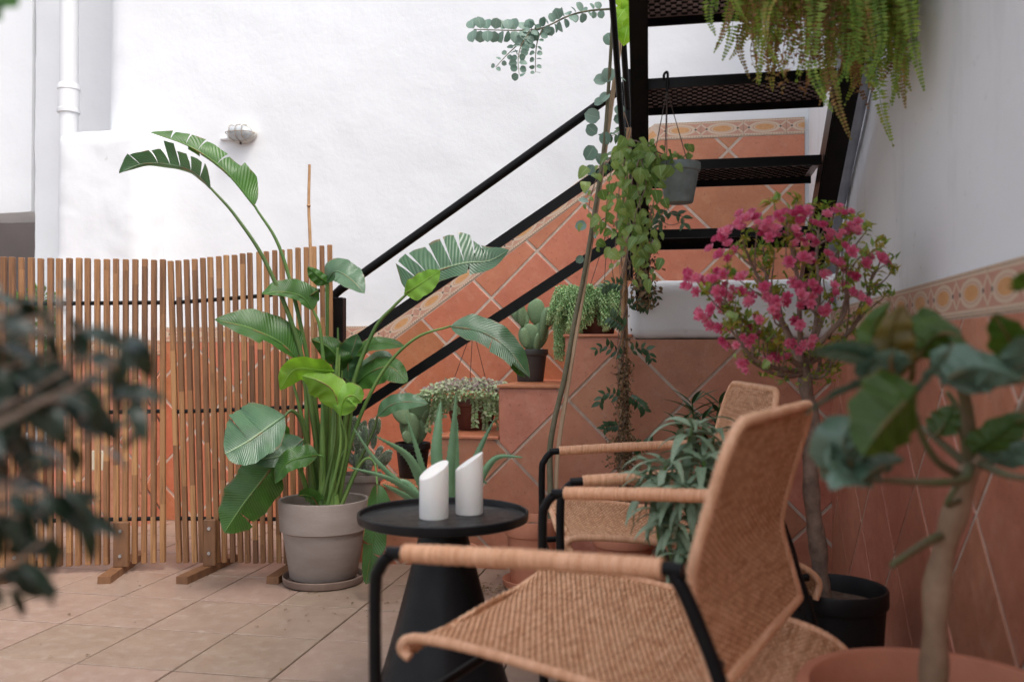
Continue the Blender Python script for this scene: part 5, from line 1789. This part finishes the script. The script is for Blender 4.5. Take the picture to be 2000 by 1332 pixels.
l_citb = leaf_mat('bluish_broad_leaf', (.085, .155, .100), (.13, .205, .15), .40, 40, (.13, .22, .12), .15, scale=14, spec=.5, coat=.15)
broad([(1790, 755, 1.0), (1760, 790, .97), (1720, 835, .95), (1683, 888, .94)], 78, 62, .03, .04, l_citrus, 1, 'large dark green leaf hanging in front of the others')
broad([(1720, 935, 1.05), (1680, 930, 1.02), (1640, 925, 1.0), (1618, 905, 1.0), (1622, 860, 1.02)], 10, 48, .0, .04, l_citb, 2)
broad([(1690, 935, 1.04), (1662, 905, 1.02), (1645, 860, 1.01), (1668, 812, 1.02)], 46, 34, .04, .0, l_citb, 22)
broad([(1700, 935, 1.03), (1668, 930, 1.0), (1640, 935, .98), (1622, 956, .97)], 12, 20, -.03, .03, l_citb, 23)
broad([(1760, 895, 1.04), (1730, 905, 1.02), (1700, 920, 1.0), (1680, 940, .99)], 26, 24, .02, .05, l_citb, 3)
broad([(1720, 740, 1.08), (1670, 752, 1.06), (1620, 775, 1.04), (1572, 808, 1.03)], 12, 14, .02, -.02, l_citb, 4)
broad([(1710, 700, 1.1), (1665, 685, 1.08), (1625, 680, 1.06), (1582, 688, 1.05)], 20, 16, .04, -.03, l_citb, 5)
broad([(1740, 720, 1.08), (1705, 715, 1.06), (1670, 712, 1.05)], 30, 24, .03, -.03, l_citb, 55)
broad([(1730, 740, 1.14), (1712, 700, 1.15), (1705, 640, 1.15), (1740, 588, 1.13)], 20, 40, .02, .04, l_citrus, 6)
broad([(1750, 740, 1.1), (1738, 690, 1.08), (1742, 640, 1.07), (1760, 596, 1.06)], 20, 26, .02, -.03, l_bronze, 7)
broad([(1780, 740, 1.1), (1785, 690, 1.08), (1780, 640, 1.07), (1768, 592, 1.06)], 14, 24, -.02, .03, l_bronze, 8)
broad([(1790, 700, 1.12), (1820, 660, 1.1), (1860, 650, 1.08), (1905, 690, 1.06)], 34, 40, .04, -.02, l_citrus, 9)
broad([(1780, 690, 1.14), (1800, 640, 1.16), (1810, 620, 1.17), (1800, 600, 1.18)], 24, 30, .02, -.02, l_citrus, 10)
broad([(1790, 760, 1.0), (1815, 730, .98), (1840, 705, .97), (1862, 668, .98)], 22, 30, -.02, .03, l_citb, 11)
broad([(1850, 735, 1.02), (1900, 715, 1.0), (1950, 722, .98), (2010, 745, .97)], 42, 38, .05, .02, l_citb, 12)
broad([(1840, 745, 1.05), (1880, 735, 1.03), (1915, 730, 1.02), (1945, 715, 1.02)], 40, 32, .04, -.03, l_citb, 13)
broad([(1990, 740, 1.05), (1985, 690, 1.04), (1965, 650, 1.03), (1942, 612, 1.03)], 22, 26, .03, -.02, l_citrus, 14)
broad([(2030, 720, 1.0), (2005, 690, .98), (1985, 660, .97)], 40, 36, .03, -.02, l_citb, 15)
broad([(1745, 735, 1.05), (1740, 705, 1.03), (1745, 680, 1.02)], 30, 26, .03, -.02, l_citb, 16)
broad([(2020, 560, 1.0), (2004, 545, .98), (1988, 535, .97)], 12, 16, .03, -.02, l_citrus, 17)
broad([(1900, 880, 1.15), (1945, 850, 1.12), (1990, 820, 1.1), (2030, 815, 1.08)], 16, 22, .03, -.02, l_citrus, 18)
broad([(1930, 900, 1.16), (1970, 890, 1.13), (2010, 860, 1.12)], 20, 20, .03, -.02, l_citb, 19)
broad([(1830, 850, 1.2), (1850, 820, 1.2), (1862, 790, 1.2)], 16, 16, .03, -.02, l_citrus, 20)

# ---------------------------------------------------------------- dark shrub, left foreground
lc_ = V3((-.60, .66, 0))
t = thing('foreground_shrub', 'dark oval-leaved shrub close to the viewer at the left', 'shrub', lc_)
make_pot(t, lc_, .14, .24, m_terra)
random.seed(81)
dl = leaf_shape(lambda q: .20 * math.sin(PI * q ** .85) ** .75 + .003, .2, .45, 8, 2, .05).mesh('leaf')
trunk_top = V3((-.56, .64, .86))
MB().add(*tube(cr([lc_ + V3((0, 0, .2)), V3((-.61, .66, .5)), trunk_top], 6), (.012, .007), 9)).build('trunk', m_bark, t)
Dn = .70
ends = [(60, 590), (110, 560), (150, 600), (200, 640), (250, 700), (285, 780), (215, 740), (130, 700), (60, 680), (90, 770), (160, 760), (200, 860), (140, 900), (60, 870), (110, 960), (170, 1010), (60, 1010), (20, 1080), (-10, 980), (0, 780), (20, 620), (70, 830), (40, 930), (250, 660), (40, 1140), (150, 820), (100, 640), (30, 720), (10, 850), (0, 560), (80, 720), (180, 700), (140, 980)]
for (x, y) in ends:
    D = Dn + random.uniform(-.07, .10)
    e = P(x - 18, y, D)
    s0 = lc_.lerp(trunk_top, .75 if y > 800 else .97) 
    s0 = V3((-.58, .65, .62 + random.uniform(0, .22)))
    cv = cr([s0, s0.lerp(e, .5) + rv(.02) + V3((0, 0, .02)), e], 6)
    st_ = MB().add(*tube(cv, (.0028, .0012), 5)).build('twig', m_bark, t)
    for k in range(12):
        b = cv[max(0, len(cv) - 1 - int(k * .95))] + rv(.008)
        d = V3((random.uniform(-.2, 1.3), random.uniform(-.8, .8), random.uniform(-1.2, .35)))
        link('leaf', dl, l_darkl, st_, orient(b, d, V3((0, -.5, 1)) + rv(.6), random.uniform(.030, .046)))
for (x0, y0, x1, y1, wd) in ((120, 975, 212, 1012, 1.0), (20, 1150, 60, 1205, .75), (215, 700, 290, 708, .8), (230, 760, 305, 800, .8), (150, 560, 100, 540, 1.)):
    a, b = P(x0, y0, Dn), P(x1, y1, Dn)
    link('leaf', dl, l_darkl, t, orient(a, b - a, V3((.2, -.6, 1)), (b - a).length, (b - a).length * wd))
    MB().add(*tube(cr([V3((-.58, .65, .62)), V3((-.58, .65, .62)).lerp(a, .5), a], 4), .0014, 5)).build('twig', m_bark, t)
l_shrub2 = leaf_mat('mid_green_broad_leaf', (.06, .17, .03), (.10, .22, .04), .4, tr=.25)
t = thing('overhanging_branch', 'bright green leaf reaching in at the top left corner', 'branch', (-.52, .72, 1.2))
MB().add(*tube(cr([V3((-.63, .69, .2)), V3((-.66, .71, .8)), V3((-.60, .73, 1.16)), P(-60, 45, .75)], 6), (.007, .003), 7)).build('stem', m_bark, t)
for (b_, d_) in ((V3((-.655, .71, .95)), (-1, .1, .5)), (V3((-.645, .715, 1.05)), (-.6, -.6, .6)), (V3((-.62, .72, 1.12)), (-.8, .5, .3)), (V3((-.66, .71, .85)), (-.7, .7, .4))):
    link('leaf', blm, l_shrub2, t, orient(b_, d_, (0, 0, 1), .09))
mb = blade([P(-60, 45, .75), P(-20, 20, .74), P(25, -10, .73), P(75, -35, .72)], .020, .016, .01, -.01, (), (), seed=4)
mb.build('leaf', leaf_mat('mid_green_leaf', (.06, .17, .03), (.10, .22, .04), .4, tr=.25), t)

# ---------------------------------------------------------------- shrub behind the left screen
bc = R(-3.75, 4.55)
t = thing('corner_shrub', 'bushy green shrub in the corner behind the left slat screen', 'shrub', bc)
make_pot(t, bc, .18, .3, m_terra)
MB().add(*tube([bc + V3((0, 0, .25)), bc + V3((.02, 0, .9))], .015, 8)).build('trunk', m_bark, t)
random.seed(91)
m = MB()
for i in range(1500):
    d = rv(1).normalized() * random.uniform(.5, 1) ** .5
    p = bc + V3((d.x * .34 + .05, d.y * .25, .88 + d.z * .38))
    tiny_leaf(m, p, d + rv(.7), V3((0, -.5, 1)) + rv(.5), random.uniform(.04, .07), random.uniform(.012, .02))
m.build('leaves', l_shrub, t, kind='stuff')

# fallen leaves by the terracotta pot
random.seed(95)
m = MB()
for i in range(150):
    g, h = random.gauss(0, .11), random.gauss(0, .05)
    c = P(965, 1125, 3.35); c.z = .004
    tiny_leaf(m, c + V3((g, h, random.uniform(0, .008))), V3((random.uniform(-1, 1), random.uniform(-1, 1), .1)), V3((0, 0, 1)) + rv(.4), random.uniform(.012, .03), random.uniform(.003, .006))
o = m.build('fallen_leaves', m_dry, kind='stuff')
o['label'] = 'dry leaves scattered on the floor behind the table'

random.seed(97)
m = MB()
for i in range(170):
    if i < 70:
        c = P(random.uniform(560, 1060), 1120, 3.35) + V3((0, random.uniform(-.35, .12), 0))
    elif i < 120:
        c = V3((random.uniform(-1.9, .2), random.uniform(2.2, 3.6), 0))
    else:
        c = V3((random.uniform(.45, .95), random.uniform(1.7, 3.2), 0))
    c.z = .003
    tiny_leaf(m, c, V3((random.uniform(-1, 1), random.uniform(-1, 1), .1)), V3((0, 0, 1)) + rv(.3), random.uniform(.006, .020), random.uniform(.002, .005))
o = m.build('floor_debris', m_dry, kind='stuff')
o['label'] = 'crumbs of dry leaf lying about on the floor tiles'
